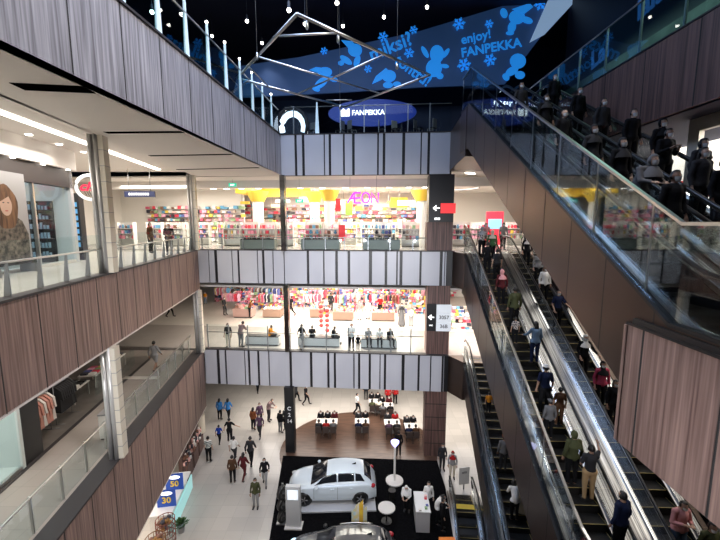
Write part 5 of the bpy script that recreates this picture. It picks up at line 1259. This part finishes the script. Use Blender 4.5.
# local -y faces the walkway
HB = vary(mat('poster_hair', rough=.6), (9, 9, 1.2), (.05, .025, .015), (.24, .12, .06), 3)
JK = vary(mat('poster_jacket', rough=.6), (7, 7, 7), (.02, .02, .02), (.22, .19, .16), 3)
m = MB(); m.add([(a, -.045, b) for a, b in [(-1.4, .5), (.35, .5), (.38, 1.3), (.15, 1.75), (-.2, 1.95), (-.8, 1.95), (-1.2, 1.75), (-1.42, 1.2)]], [tuple(range(8))]); m.build('printed_jacket', [JK], o)
disc(-.5, 2.2, .52, .72, -.048, HB, 'printed_hair', f=lambda t: 1 + .04 * math.sin(5 * t))
disc(-.5, 2.28, .25, .36, -.052, mat('poster_face', (.62, .42, .33), .5), 'printed_face')
for q in (-.1, .1): disc(-.5 + q, 2.34, .045, .018, -.055, DK, 'printed_eye', 10)
disc(-.5, 2.08, .07, .022, -.055, mat('poster_lips', (.5, .12, .12), .5), 'printed_lips', 12)
m = MB(); m.add([(a, -.056, b) for a, b in [(-.76, 2.35), (-.7, 2.65), (-.3, 2.72), (-.23, 2.3), (-.36, 2.55)]], [(0, 1, 2, 3, 4)]); m.build('printed_fringe', [HB], o)
MB().bx(-1.5, .45, -.046, -.04, .3, .5).build('lower_strip', [BLACK], o)
MB().bx(-1.4, -1.36, -.3, .3, 0, .3).bx(.3, .34, -.3, .3, 0, .3).build('foot', [GREYM], o)
# round red sign
RS = empty('round_sign', (-11.75, 16.5, 1.5), R(35), 'round white ring sign with red script hanging before the left shop', 'sign')
m = MB(); m.tube([(.62 * math.cos(a), 0, .62 * math.sin(a)) for a in [R(40 + 15 * k) for k in range(21)]], .075, 8); m.build('ring', [mat('ring_white', (.9, .9, .9), .5, emit=(1, 1, 1), es=1.0)], RS)
text('choo', .62, Matrix.Translation((.12, -.02, .02)) @ Matrix.Rotation(R(90), 4, 'X'), mat('red_script', (.9, .02, .06), .5, emit=(1, .02, .08), es=1.1), 'script_lettering', RS, .03, shear=.35)
m = MB()
for k in range(6): m.tube([(-.3 + k * .1, 0, -.2), (-.2 + k * .1, 0, -.45)], .015, 5)
m.build('strokes', [BLACK], RS)
m = MB(); m.tube([(0, 0, .68), (0, 0, 1.5)], .015, 6); m.build('hanger', [GREYM], RS); RS.scale = (.85, .85, .85)
# small dark hanging direction sign
p = LF(21.5, 2.6); o = empty('hanging_sign', (p[0], p[1], 1.55), 0, 'small dark blue hanging sign with white lettering over the middle left gallery', 'sign')
MB().bx(-.85, .85, -.05, .05, -.16, .16).build('panel', [mat('navy_panel', (.02, .03, .10), .5)], o)
m = MB()
for k in range(9): m.bx(-.6 + k * .13, -.52 + k * .13, -.06, -.05, -.06, .06)
m.build('lettering', [EW], o); m = MB(); m.tube([(.6, 0, .16), (.6, 0, 1.4)], .015, 6).tube([(-.6, 0, .16), (-.6, 0, 1.4)], .015, 6); m.build('hanger', [GREYM], o)
# blue shelf beyond the column
p = LF(17.4, OFF + .6); o = empty('blue_cabinet', (p[0], p[1], L3), R(8.8), 'tall cabinet with blue lit shelves beyond the cream column', 'cabinet')
MB().bx(-.5, .5, .0, .4, 0, 3).build('body', [BLKS], o); m = MB()
for k in range(7): m.bx(-.42, .42, -.02, .0, .6 + k * .3, .8 + k * .3)
m.build('lit_shelf', [mat('lit_blue', (.1, .3, .5), .4, emit=(.12, .4, .7), es=.7)], o)
# goods at the far left beyond (bright shop)
for k in range(6):
    gondola(-17.5 + k * 1.25, 4.0 + (k % 3) * 1.4, None)
goods_wall('shelved_goods', -19, -10.5, 8.8, L3 + .1, L3 + 3.0, .35, .34, 'coloured goods in the bright shop beyond the middle left gallery', 8)
# level 2 left shop: lit showcase, black partition, clothes, tables
m = MB(); lbox(m, 22.0, YN, 2.7, 2.85, L2 - .001, L2 + .012); struct(m, 'floor_shop_edge_2', [CAP])
m = MB(); lbox(m, 22.0, YN, 2.85, 9, L2, L2 + .01); struct(m, 'floor_shop_2', [CARPETG])
m = MB(); lbox(m, 24, YN, 9, 9.2, L2, -4.1); struct(m, 'wall_shop_2', [WALLW])
m = MB(); lbox(m, 11.75, 6.0, 2.85, 2.95, L2, L2 + .12, 0); lbox(m, 11.75, 6, 5.2, 5.3, L2, -4.2, 1); lbox(m, 11.75, 11.65, 2.85, 5.2, L2, -4.2, 1); lbox(m, 11.75, 11.62, 2.83, 2.97, L2, -4.2, 1); lbox(m, 11.75, 6, 2.9, 5.2, L2 + .02, L2 + .1, 1)
struct(m, 'wall_showcase', [STEEL, mat('showcase_white', (.62, .66, .64), .5, emit=(.6, .68, .66), es=.12)])
m = MB(); lbox(m, 11.6, 6, 2.88, 2.9, L2 + .12, -4.2); tag(m.build('window_2', [GLASS]), kind='structure')
area('showcase_light', LF(9.5, 4.3) + (-4.3,), (1, 3.5), 70, (.92, 1, .98))
m = MB(); lbox(m, 12.6, 11.77, 2.85, 3.0, L2, -4.2); struct(m, 'wall_black_partition', [BLACK])
o = lfurn('mannequin_bust', 11.0, 4.0, L2, 'pale mannequin bust inside the lit showcase', 'mannequin'); m = MB(); m.lathe((0, 0, .9), [(.0, 0), (.13, .0), (.16, .25), (.19, .45), (.1, .58), (.05, .62), (.05, .7)], 14); m.ell((0, 0, 1.72), (.08, .09, .12), 12); m.build('bust', [SHELF], o); MB().cyl((0, 0, 0), .03, .9, 8).build('pole', [STEEL], o); MB().cyl((0, 0, 0), .2, .03, 16).build('foot_plate', [STEEL], o)
def lrack(y, off, pal, lb, n=8):
    p = LF(y, off); rz = R(90 + 8.8); r = empty('clothes_rack', (p[0], p[1], L2), rz, lb, 'rack', 'clothes racks')
    m = MB(); m.tube([(-.5, 0, 1.6), (.5, 0, 1.6)], .015, 6)
    for q in (-1, 1): m.tube([(q * .5, 0, 0), (q * .5, 0, 1.6)], .015, 6); m.tube([(q * .5, -.3, .02), (q * .5, .3, .02)], .015, 6)
    m.build('frame', [GREYM], r)
    for k in range(n):
        lx = -.42 + .84 * k / (n - 1); q = (p[0] + lx * math.cos(rz), p[1] + lx * math.sin(rz), L2 + .5)
        item(gar_m, 'garment', q, rz + R(75), 'garment hanging in a row on a metal clothes rack', 'garment', 'garments hanging on the racks', rnd.choice(pal), 1.45)
SAL = mat('salmon', (.62, .30, .24), .8)
lrack(13.6, 3.5, [SAL, IM[0], SAL, IM[6]], 'clothes rack of salmon garments left of the black coats', 6)
lrack(14.9, 3.5, [BLACK, cloth(CC['char'])], 'clothes rack of long black coats in the left shop', 8)
for k, (y, lb) in enumerate(((16.6, 'low white table with black clothes in the left shop'), (18.3, 'second low white table with folded clothes farther along the left shop'), (20.2, 'farthest low table with red and yellow folded clothes'))):
    o = lfurn('low_table', y, 4.1, L2, lb, 'table'); MB().bx(-.6, .6, -.4, .4, .62, .66).build('tabletop', [SHELF], o)
    for a in (-1, 1):
        for b in (-1, 1): MB().bx(a * .55 - .02, a * .55 + .02, b * .35 - .02, b * .35 + .02, 0, .62).build('leg', [STEEL], o)
    for i in range(4):
        for j in range(2):
            q = o.matrix_world; lx, ly = -.42 + i * .28, -.18 + j * .36; rz = R(98.8); p = LF(y, 4.1)
            f = bpy.data.objects.get('fold_src')
            it = item(box_m, 'folded_garment', (p[0] + lx * math.cos(rz) - ly * math.sin(rz), p[1] + lx * math.sin(rz) + ly * math.cos(rz), L2 + .665), rz, 'folded garment lying on a low table of the left shop', 'garment', 'folded garments on the low tables', (BLACK if k == 0 and i > 1 else None))
            it.scale = (1.1, 2.0, .35)
o = lfurn('clear_screen', 19.0, 3.3, L2, 'curved clear glass screen along the left shop edge', 'glass screen'); m = MB()
P = [(-2.2 + .5 * k, -.15 * math.sin(k * .35)) for k in range(9)]
for (a, b), (c, d) in zip(P, P[1:]): m.prism([(a, b), (c, d), (c, d + .015), (a, b + .015)], 0, 1.0)
m.build('glass', [GLASS], o)
# white box bench on the second gallery
p = at_z(141, 378, L2); tag(MB().bx(-.9, .9, -.16, .16, 0, .02).build('floor_strip', [FLOOR2], loc=(p[0], p[1], L2), rz=0), 'pale strip inlaid across the second gallery floor', 'floor strip')
p = at_z(124, 415, L2); o = empty('litter_bin', LF(13.3, .95) + (L2,), R(8.8), 'white box beside the twin pipe column on the second gallery', 'bin'); MB().bx(-.28, .28, -.28, .28, .05, .95).build('body', [SHELF], o); MB().bx(-.3, .3, -.3, .3, .95, 1.0).build('lid', [GREYM], o); MB().bx(-.25, .25, -.25, .25, 0, .05).build('plinth', [BLACK], o)

# ================================================================ GROUND FLOOR
OFF1 = 1.15
m = MB(); lbox(m, 23.5, YN, 4.5, 4.7, L1, -11.8); struct(m, 'wall_shop_1', [WALLW])
o = lfurn('glass_counter', 17.3, .35, L1, 'white kiosk counter with blue posters under the left wooden fascia', 'counter')
MB().bx(-1.5, 1.5, -.1, .6, 0, 1.0).build('body', [SHELF], o); MB().bx(-1.55, 1.55, -.35, .65, 1.0, 1.06).build('worktop', [mat('counter_white', (.75, .75, .75), .3)], o)
MB().bx(-1.5, 1.5, -.42, -.36, .1, .9).build('lit_glass_front', [mat('teal_lit', (.3, .5, .5), .3, emit=(.35, .75, .75), es=.5)], o)
BP = mat('blue_poster', (.02, .09, .5), .5)
for k, (x_, s) in enumerate(((.15, '50'), (-1.0, '30'))):
    b = MB().bx(x_, x_ + .03, -.4, .45, 1.06, 1.95).build('blue_poster', [BP], o)
    text(s, .42, Matrix.Translation((x_ - .02, .02, 1.4)) @ Matrix.Rotation(R(-90), 4, 'Z') @ Matrix.Rotation(R(90), 4, 'X'), YEL, 'poster_lettering', o, .02)
    m = MB(); m.ell((x_, .02, 1.75), (.02, .28, .1), 12); m.build('poster_disc', [EW], o)
BASK = mat('wicker', (.33, .14, .07), .8)
for k, (y, off, c, lb) in enumerate(((15.3, .1, (.22, .07, .05), 'red brown wire basket stand below the kiosk counter'), (14.3, .15, (.20, .10, .04), 'brown basket stand at the lower left of the ground floor'))):
    o = lfurn('basket_stand', y, off, L1, lb, 'basket'); bm_ = mat('basket%d' % k, c, .7); m = MB()
    for q in range(5): m.tube([(.4 * math.cos(a), .4 * math.sin(a), .25 + q * .25) for a in [math.pi * 2 * t / 12 for t in range(13)]], .02, 5)
    for t in range(12): m.tube([(.4 * math.cos(t * .5236), .4 * math.sin(t * .5236), 0), (.4 * math.cos(t * .5236), .4 * math.sin(t * .5236), 1.25)], .015, 5)
    m.build('wire_basket', [bm_], o); m = MB()
    for q in range(26): m.ell((rnd.uniform(-.22, .22), rnd.uniform(-.22, .22), rnd.uniform(.9, 1.25)), rnd.uniform(.07, .12), 6, rnd.randrange(3))
    tag(m.build('goods', [IM[7], mat('ochre_goods', (.35, .18, .05), .7), IM[10]], o), kind='stuff')
LEAFG = mat('leaf_green', (.05, .12, .03), .6)
o = lfurn('potted_plant', 15.9, -.35, L1, 'small green potted plant next to the kiosk counter', 'plant'); MB().cyl((0, 0, 0), .14, .3, 12, 0, .18).build('pot', [GREYM], o); m = MB()
for k in range(70):
    a, e, l = rnd.uniform(0, 6.28), rnd.uniform(.2, 1.4), rnd.uniform(.2, .45); q = Vector((math.cos(a) * math.cos(e) * l, math.sin(a) * math.cos(e) * l, .3 + math.sin(e) * l)); w = Vector((-math.sin(a), math.cos(a), 0)) * .05
    m.add([tuple(Vector((0, 0, .3)).lerp(q, .3)), tuple(q * .8 + w + Vector((0, 0, .06))), tuple(q), tuple(q * .8 - w + Vector((0, 0, .06)))], [(0, 1, 2, 3)])
m.build('foliage', [LEAFG], o)
for k in range(3):
    rr = LF(22.3 - k * 1.15, .35); o = empty('goods_stand', (rr[0], rr[1], L1), R(98.8), ['farthest open goods stand under the left fascia beside the pale curved corner', 'second goods stand under the left fascia', 'third goods stand under the left fascia', 'fourth goods stand under the left fascia', 'goods stand next to the kiosk counter'][k], 'stand', 'goods stands along the ground floor shops')
    MB().bx(-.5, .5, 0, .5, 0, .9).build('base', [WOODD], o); MB().bx(-.5, .5, .3, .5, .9, 1.9).build('back_panel', [WOODD], o); m = MB()
    for q in range(24): m.bx(*(lambda a, b, c: (a, a + .11, b, b + .1, .9 + c, .9 + c + rnd.uniform(.1, .25)))(rnd.uniform(-.5, .4), rnd.uniform(0, .2), rnd.choice((0, .35))), rnd.randrange(4))
    tag(m.build('goods', [IM[7], IM[2], IM[12], IM[10]], o), kind='stuff')
rr = LF(23.0, -.25); rr = at_z(203, 432, L1); m = MB(); m.cyl((rr[0] - .25, rr[1], L1), .4, 1.3, 20); struct(m, 'wall_curved_corner', [CREAM])

# floor texts right: white poster wall
p = at_z(465, 500, L1)
# small board next to the basement escalator
o = empty('notice_board', (5.75, 18.8, L1), R(10), 'white notice board with small print beside the basement escalator', 'sign'); MB().bx(-.3, .3, -.02, .02, .3, 1.3).build('panel', [SHELF], o); MB().bx(-.03, .03, -.02, .02, 0, .3).build('stand', [GREYM], o)
text('HTF', .16, Matrix.Translation((0, -.03, 1.0)) @ Matrix.Rotation(R(90), 4, 'X'), DK, 'print', o)

# tables with seated people
WT = mat('white_table', (.62, .60, .58), .4); CHD = mat('chair_dark', (.05, .035, .03), .5)
def chair(p, rz, lb):
    o = empty('dining_chair', p, rz, lb, 'chair', 'dark chairs on the wooden floor')
    MB().bx(-.2, .2, -.2, .2, .42, .46).build('seat', [CHD], o); MB().bx(-.2, .2, -.22, -.19, .46, .9).build('backrest', [CHD], o)
    for a in (-1, 1):
        for b in (-1, 1): MB().bx(a * .18 - .015, a * .18 + .015, b * .18 - .015, b * .18 + .015, 0, .42).build('leg', [CHD], o)
seatn = 0
SEATC = [l_('char'), 'red', l_('grey'), l_('black'), 'black', l_('maroon'), 'navy', l_('brown'), l_('char'), 'black', l_('olive'), 'cream', 'black', l_('black'), l_('purple'), l_('char')]
TBL = [(327, 431, 1.5, 'left', 6, (('char', 'grey')), 0), (362, 431, 1.0, 'middle', 4, None, 0), (375, 410, 1.0, 'rear middle', 4, None, 0), (392, 432, 1.1, 'right of the lamp pole', 4, None, 0), (386, 414, 1.1, 'crowded rear right', 4, None, 0), (411, 436, .9, 'nearest the wooden pier', 4, None, 0)]
for ti, (px, py, w, lb, n, _, _) in enumerate(TBL):
    c = at_z(px, py, L1 + .012); z = L1 + .012 if ti not in (2, 4) else L1
    o = empty('dining_table', (c[0], c[1], L1 + .012), 0, 'white dining table on the dark wooden floor, %s' % lb, 'table', 'dining tables on the wooden floor')
    MB().bx(-w / 2, w / 2, -.38, .38, .71, .75).build('tabletop', [WT], o); MB().cyl((0, 0, .02), .04, .69, 10).build('pedestal', [GREYM], o); MB().cyl((0, 0, 0), .25, .02, 16).build('foot_plate', [GREYM], o)
    m_ = n // 2
    for i in range(n):
        side = 1 if i < m_ else -1; xx = c[0] + (i % m_ - (m_ - 1) / 2) * (w / m_) ; yy = c[1] - side * .72
        rz = 0 if side == 1 else math.pi
        chair((xx, yy - side * .05, L1 + .012), rz, 'dark chair at the white dining table, %s' % lb)
        tp_ = SEATC[seatn % len(SEATC)]
        nm_ = tp_[1] if isinstance(tp_, tuple) else tp_
        person((xx, yy - side * .0, L1 + .0), 'sit', math.degrees(rz), tp_, 'black', rnd.choice(('short', 'long', 'bun')), 'person in %s at the dining table %s, %s seat, %s side' % (nm_, lb, ['left', 'middle', 'right'][i % m_] if m_ == 3 else ['left', 'right'][i % m_], 'near' if side == 1 else 'far'), .97, group='diners')
        seatn += 1
    tag(MB().cyl((0, 0, 0), .09, .015, 14).build('plate', [SHELF], loc=(c[0] - .2, c[1], L1 + .762)), 'small white plate on the dining table, %s' % lb, 'plate', 'plates')

# lamp pole with round white foot
p = at_z(394.5, 481, L1 + .03); o = empty('lamp_pole', p, 0, 'white pole on round white foot with violet lit head, between carpet and wooden floor', 'lamp')
MB().cyl((0, 0, 0), .5, .06, 28).build('foot_plate', [SHELF], o); MB().cyl((0, 0, .06), .06, 2.1, 12).build('pole', [SHELF], o)
m = MB(); m.lathe((0, 0, 2.1), [(.06, 0), (.2, .2), (.24, .32), (.0, .34)], 16); m.build('lamp_head', [mat('violet_lit', (.5, .5, .9), .4, emit=(.5, .45, 1), es=2.2)], o)
# round white table and stool
p = at_z(386.5, 521, L1 + .03); o = empty('round_table', p, 0, 'round white table on the black carpet behind the grey car', 'table')
MB().cyl((0, 0, .71), .42, .04, 32).build('tabletop', [WT], o); MB().cyl((0, 0, 0), .04, .71, 10).build('pedestal', [BLACK], o); MB().cyl((0, 0, 0), .26, .02, 20).build('foot_plate', [BLACK], o)
p = at_z(392, 499, L1 + .03); o = empty('stool', p, 0, 'black round stool behind the round white table', 'stool'); MB().cyl((0, 0, .42), .2, .1, 20).build('seat', [RUBBER], o); MB().cyl((0, 0, 0), .15, .42, 16).build('base', [RUBBER], o)
# counter
p = at_z(423, 530, L1 + .03); o = empty('service_counter', (p[0], p[1] + .5, p[2]), R(-3), 'white reception counter with small things on top on the black carpet', 'counter')
MB().bx(-.32, .32, -.65, .65, 0, 1.05).build('body', [mat('counter_body', (.55, .55, .57), .5)], o); MB().bx(-.35, .35, -.68, .68, 1.05, 1.1).build('worktop', [mat('counter_white', (.75, .75, .75), .3)], o)
for k in range(5):
    q = MB().bx(-.06, .06, -.05, .05, 0, .04 + .02 * k).build('leaflet_box', [IM[(k * 3) % 14]], loc=(o.location.x + rnd.uniform(-.25, .25), o.location.y + rnd.uniform(-.6, .6), o.location.z + 1.1)); tag(q, 'small leaflet box lying on the white reception counter', 'box', 'leaflet boxes on the reception counter')
o = empty('orange_board', at_z(447, 556, L1 + .03), 0, 'orange board at the bottom edge right of the white counter', 'board'); MB().bx(-.35, .35, -.2, .2, .5, .75).build('panel', [mat('orange_board', (.8, .22, .02), .5)], o); MB().bx(-.3, .3, -.15, .15, 0, .5).build('base', [BLACK], o)
# kiosk totem
p = at_z(294, 526, L1 + .03); o = empty('display_totem', p, R(-2), 'white display totem with bright lit head in front of the white car', 'totem')
MB().bx(-.36, .36, -.12, .12, .06, 2.15).build('body', [mat('totem_grey', (.48, .49, .50), .4)], o, bevel=.03); MB().bx(-.42, .42, -.25, .25, 0, .06).build('foot_plate', [SHELF], o)
MB().bx(-.25, .25, -.14, -.12, 1.5, 2.0).build('lit_screen', [mat('screen_lit', (.7, .75, .8), .3, emit=(.7, .78, .85), es=.8)], o)
m = MB(); m.bx(-.12, -.08, -.16, -.14, 1.58, 1.92); m.bx(.08, .12, -.16, -.14, 1.58, 1.92); m.bx(-.12, .12, -.16, -.14, 1.73, 1.77); m.build('emblem', [EW], o)
# dark wheels thing left of the totem
p = at_z(283, 522, L1 + .03); o = empty('wheel_display', p, 0, 'stack of dark wheels on a stand left of the display totem', 'display')
for k in range(3):
    m = MB(); m.lathe((0, 0, 0), [(.2, -.1), (.3, -.1), (.33, -.05), (.33, .05), (.3, .1), (.2, .1), (.2, -.1)], 20); w_ = m.build('wheel', [RUBBER], o); w_.rotation_euler = (R(90), 0, R(60)); w_.location = (0, 0, .36 + k * .62)
MB().bx(-.04, .04, .1, .14, 0, 2).bx(-.3, .3, -.2, .3, 0, .04).build('stand', [GREYM], o)

# ---------------------------------------------------------------- cars
def crom(x, xs, ys):
    return float(np.interp(x, xs, ys))
CX = [-2.12, -2.05, -1.85, -1.45, -1.05, -.80, -.35, .1, .6, 1.1, 1.5, 1.8, 2.0, 2.1]
TZ = [.50, .72, .84, .93, 1.00, 1.10, 1.36, 1.47, 1.49, 1.46, 1.38, 1.15, .86, .55]
SZ = [.42, .60, .72, .82, .88, .90, .92, .94, .96, .98, .98, .94, .80, .50]
HW = [.50, .66, .78, .85, .87, .87, .875, .88, .88, .875, .85, .82, .76, .66]
RW = [.40, .52, .62, .70, .74, .70, .60, .58, .58, .57, .56, .60, .64, .58]
def smooth_interp(x, ys):
    h = .12; return (crom(x - h, CX, ys) + 2 * crom(x, CX, ys) + crom(x + h, CX, ys)) / 4
def sec(x, t, side):     # t 0..1 up the section from sill to roof centre
    tz, sz, hw, rw = (smooth_interp(x, a) for a in (TZ, SZ, HW, RW)); 
    pts = [(hw * .93, .22), (hw * .985, .38), (hw, .60 if sz > .62 else sz * .9), (hw * .965, sz), (hw * .9, sz + .03), (rw + .02, tz - .07), (rw * .9, tz - .02), (rw * .5, tz), (0, tz + .012)]
    f = t * 8; i = min(int(f), 7); g = f - i
    a, b = pts[i], pts[i + 1]; return Vector((x, side * (a[0] + (b[0] - a[0]) * g), max(a[1] + (b[1] - a[1]) * g, .2)))
def patch(x0, x1, t0, t1, side, off, nx, nt, skew=(0, 0)):
    vs = []; 
    for i in range(nx + 1):
        for j in range(nt + 1):
            g = j / nt; xa, xb = x0 + skew[0] * g, x1 + skew[1] * g; x = xa + (xb - xa) * i / nx; t = t0 + (t1 - t0) * g
            p = sec(x, t, side); e = .02; n_ = (sec(x + e, t, side) - p).cross(sec(x, min(t + .02, 1), side) - p) * (1 if side < 0 else -1)
            if t > .985: n_ = Vector((0, 0, 1)) if n_.length < 1e-9 or n_.z < 0 else n_
            n_.normalize()
            if n_.z < -.3: n_ = -n_
            vs.append(tuple(p + n_ * off))
    fs = [(i * (nt + 1) + j, (i + 1) * (nt + 1) + j, (i + 1) * (nt + 1) + j + 1, i * (nt + 1) + j + 1) for i in range(nx) for j in range(nt)]
    if side > 0: fs = [f[::-1] for f in fs]
    return vs, fs
CGL = mat('car_glass', (.012, .014, .018), .08, spec=.8)
TAIL = mat('tail_lamp', (.35, .01, .02), .2); HEADL = mat('head_lamp', (.6, .62, .65), .1, .3)
def car(name, loc, rz, paint, label, roof=None, rails=False, lamps_lit=False):
    o = empty(name, loc, rz, label, 'car')
    b = MB()
    for s_ in (-1, 1):
        vs, fs = patch(-2.12, 2.1, 0, 1, s_, 0, 44, 32); b.add(vs, fs, 0, True)
    for xe in (-2.12, 2.1):
        ring = [tuple(sec(xe, k / 16, -1)) for k in range(17)] + [tuple(sec(xe, k / 16, 1)) for k in range(16, -1, -1)]; b.add(ring, [tuple(range(len(ring)))], 0)
    b.bx(-2.0, 2.0, -.75, .75, .18, .24, 1); b.build('car_body', [paint, BLACK], o)
    for s_ in (-1, 1):
        for (x0, x1, sk) in ((-.88, .22, (.42, .0)), (.28, 1.05, (0, -.02)), (1.10, 1.55, (.0, -.22))):
            vs, fs = patch(x0, x1, .535, .64, s_, .012, 10, 5, sk); MB().add(vs, fs, 0, True).build('side_window', [CGL], o)
        vs, fs = patch(-.16, 1.4, .665, .70, s_, .03, 10, 2)
        if rails: MB().tube([sec(x, .72, s_) + Vector((0, 0, .05)) for x in (-.1, 0, .3, .6, .9, 1.1, 1.2)], .02, 6).build('roof_rail', [STEEL], o)
        m = MB(); m.ell((-.72, s_ * .98, .98), (.09, .1, .07), 10); m.build('wing_mirror', [paint if not rails else BLACK], o)
        m = MB(); m.tube([(-.1, s_ * .895, .82), (.1, s_ * .895, .82)], .015, 6); m.tube([(.85, s_ * .895, .84), (1.0, s_ * .895, .84)], .015, 6); m.build('door_handle', [paint], o)
        m = MB(); m.bx(.25, .262, s_ * .872 - .012, s_ * .872 + .012, .30, .93); m.bx(-.86, -.848, s_ * .865 - .012, s_ * .865 + .012, .35, .9); m.build('door_seam', [SEAM], o)
        m = MB(); m.ell((-1.93, s_ * .62, .66), (.16, .14, .07), 12); m.build('head_lamp', [HEADL if not lamps_lit else mat('lamp_lit', (.6, .8, .9), .2, emit=(.5, .75, 1), es=1)], o)
        m = MB(); m.ell((1.93, s_ * .68, .84), (.13, .13, .08), 12); m.build('tail_lamp', [TAIL], o)
        for wx in (-1.32, 1.32):
            m = MB(); m.ell((wx, s_ * .80, .33), (.40, .09, .40), 20); a_ = m.build('wheel_arch', [BLACK], o)
            w = empty('wheel', (wx, s_ * .82, .32)); w.parent = o
            bpy.data.objects.remove(w)
            m = MB(); m.lathe((0, 0, 0), [(.2, -.1), (.29, -.1), (.32, -.06), (.32, .06), (.29, .1), (.2, .1)], 24, 0); m.cyl((0, 0, -.03), .21, .05, 24, 0)
            w = m.build('wheel', [RUBBER], o); w.location = (wx, s_ * .83, .32); w.rotation_euler = (R(90), 0, 0)
            m = MB()
            for k in range(5):
                a = 2 * math.pi * k / 5; zz = -.085 if s_ > 0 else .085
                m.tube([(0, 0, -zz), (.2 * math.cos(a), .2 * math.sin(a), -zz)], .022, 5)
            zz = .085 if s_ < 0 else -.085
            m = MB()
            for k in range(5):
                a = 2 * math.pi * k / 5; m.tube([(0, 0, zz), (.2 * math.cos(a), .2 * math.sin(a), zz)], .022, 5)
            m.cyl((0, 0, zz - .015), .05, .03, 12); m.build('rim_spokes', [GREYM], w)
    for nm, x0, x1, t0, sk in (('windshield', -1.0, -.26, .60, (0, 0)), ('rear_window', 1.52, 1.86, .62, (0, 0))):
        m = MB()
        for s_ in (-1, 1):
            vs, fs = patch(x0, x1, .66 if nm == 'windshield' else .66, 1, s_, .012, 8, 8); m.add(vs, fs, 0, True)
        m.build(nm, [CGL], o)
    m = MB(); m.bx(-2.16, -2.10, -.45, .45, .36, .52); m.build('grille', [BLACK], o)
    m = MB(); m.add([(.95, -.02, 1.48), (1.15, -.02, 1.48), (1.15, .02, 1.48), (.95, .02, 1.48), (1.14, 0, 1.58)], [(3, 2, 1, 0), (0, 1, 4), (1, 2, 4), (2, 3, 4), (3, 0, 4)]); m.build('antenna_fin', [BLACK], o)
    m = MB(); m.bx(2.08, 2.13, -.26, .26, .55, .66); m.build('number_plate', [BLACK], o)
    o.scale = (1.1, 1.1, 1.1)
    return o
WPAINT = mat('white_paint', (.66, .74, .80), .25, coat=.6); GPAINT = mat('grey_paint', (.085, .088, .095), .22, .3, coat=.7)
wc = at_z(334, 505, L1 + .03)
car('white_hatchback', (wc[0] - .12, wc[1] + .85, L1 + .10), R(2), WPAINT, 'white five door hatchback parked on a low white platform, nose to the left')
tag(MB().bx(-2.0, 1.9, -1.0, 1.0, 0, .07).build('car_platform', [mat('platform_white', (.55, .56, .58), .4)], loc=(wc[0] + .25, wc[1] + .5, L1 + .03), rz=R(2)), 'low white platform under the white hatchback', 'platform')
car('grey_estate_car', (-.75, 14.0, L1 + .03), R(1), GPAINT, 'dark grey car cut off by the bottom edge, with roof rails', rails=True, lamps_lit=True)
# colourful flag stand between the cars
o = empty('feather_flags', (-.05, 15.1, L1 + .03), 0, 'bundle of bright yellow and white printed flags standing between the two cars', 'flag')
for k, (dx, hh, c) in enumerate(((-.24, 2.0, (.55, .75, .8)), (-.08, 2.25, (.8, .8, .78)), (.1, 2.4, (.75, .45, .05)), (.26, 2.1, (.6, .65, .55)))):
    m = MB(); m.prism([(dx - .09, -.02 * k), (dx + .09, -.02 * k - .03), (dx + .09, -.02 * k - .01), (dx - .09, -.02 * k + .02)], .25, [hh - .25, hh, hh, hh - .25]); f = m.build('flag', [vary(mat('flag_print%d' % k, rough=.6), (6, 6, 5), c, (.8, .7, .35) if k != 2 else (.85, .6, .05), 2, .4, .6)], o)
    MB().tube([(dx + .1, -.02 * k, 0), (dx + .1, -.02 * k, hh)], .012, 5).build('flag_pole', [STEEL], o)
MB().bx(-.35, .35, -.2, .2, 0, .05).build('base', [BLACK], o)

# ================================================================ RIGHT EDGE
m = MB(); m.bx(9.35, 9.5, 10.6, 10.95, L3, 2.86); m.bx(9.35, 9.5, 6.4, 10.6, 2.5, 2.86); struct(m, 'door_1', [CREAM])
m = MB(); m.bx(12.2, 12.35, 5, 16, L3, 2.8); struct(m, 'wall_shop_right', [mat('glowing_shop_wall', (.75, .74, .70), .6, emit=(.9, .88, .8), es=.35)])  # wall is given its own glow to look brightly lit
o = empty('advertising_poster', (10.5, 11.6, L3 + .5), R(-45), 'bright red, blue and yellow poster panel at the right edge behind the escalator crowd', 'poster')
m = MB(); m.bx(-.9, .9, -.03, .03, .6, 2.5, 0); m.bx(-.9, .9, -.035, -.03, 1.9, 2.5, 1); m.bx(-.5, .9, -.035, -.03, .8, 1.3, 2); m.build('panel', [mat('poster_blue', (.05, .25, .65), .5, emit=(.05, .3, .8), es=.3), mat('poster_red', (.7, .04, .04), .5, emit=(.7, .03, .03), es=.3), YEL], o)
text('H', .7, Matrix.Translation((0, -.05, 1.7)) @ Matrix.Rotation(R(90), 4, 'X'), EW, 'lettering', o, .03)
MB().bx(-.9, -.85, -.03, .03, 0, .6).bx(.85, .9, -.03, .03, 0, .6).build('leg', [GREYM], o)
area('shop_light', (10.2, 10.5, 2.6), (.6, 3), 130, (1, .95, .88))
# red goods racks on the east level 3 floor seen through the glass
for k in range(5):
    p = (11.6, 7.6 + k * 2.2, L3); r = empty('clothes_rack', p, R(88), 'clothes rack behind the upper escalator, %s from the camera' % ['first', 'second', 'third', 'fourth', 'fifth'][k], 'rack', 'clothes racks')
    m = MB(); m.tube([(-.8, 0, 1.5), (.8, 0, 1.5)], .015, 6)
    for q in (-1, 1): m.tube([(q * .8, 0, 0), (q * .8, 0, 1.5)], .015, 6)
    m.build('frame', [GREYM], r)
    for j in range(8): item(gar_m, 'garment', (11.6, p[1] - .7 + j * .2, L3 + .76), R(rnd.uniform(-20, 20)), 'garment hanging in a row on a metal clothes rack', 'garment', 'garments hanging on the racks', rnd.choice([IM[0], IM[11], IM[6]]))
print('items', n_i, n_g, 'objects', len(bpy.data.objects))
if 0: pass
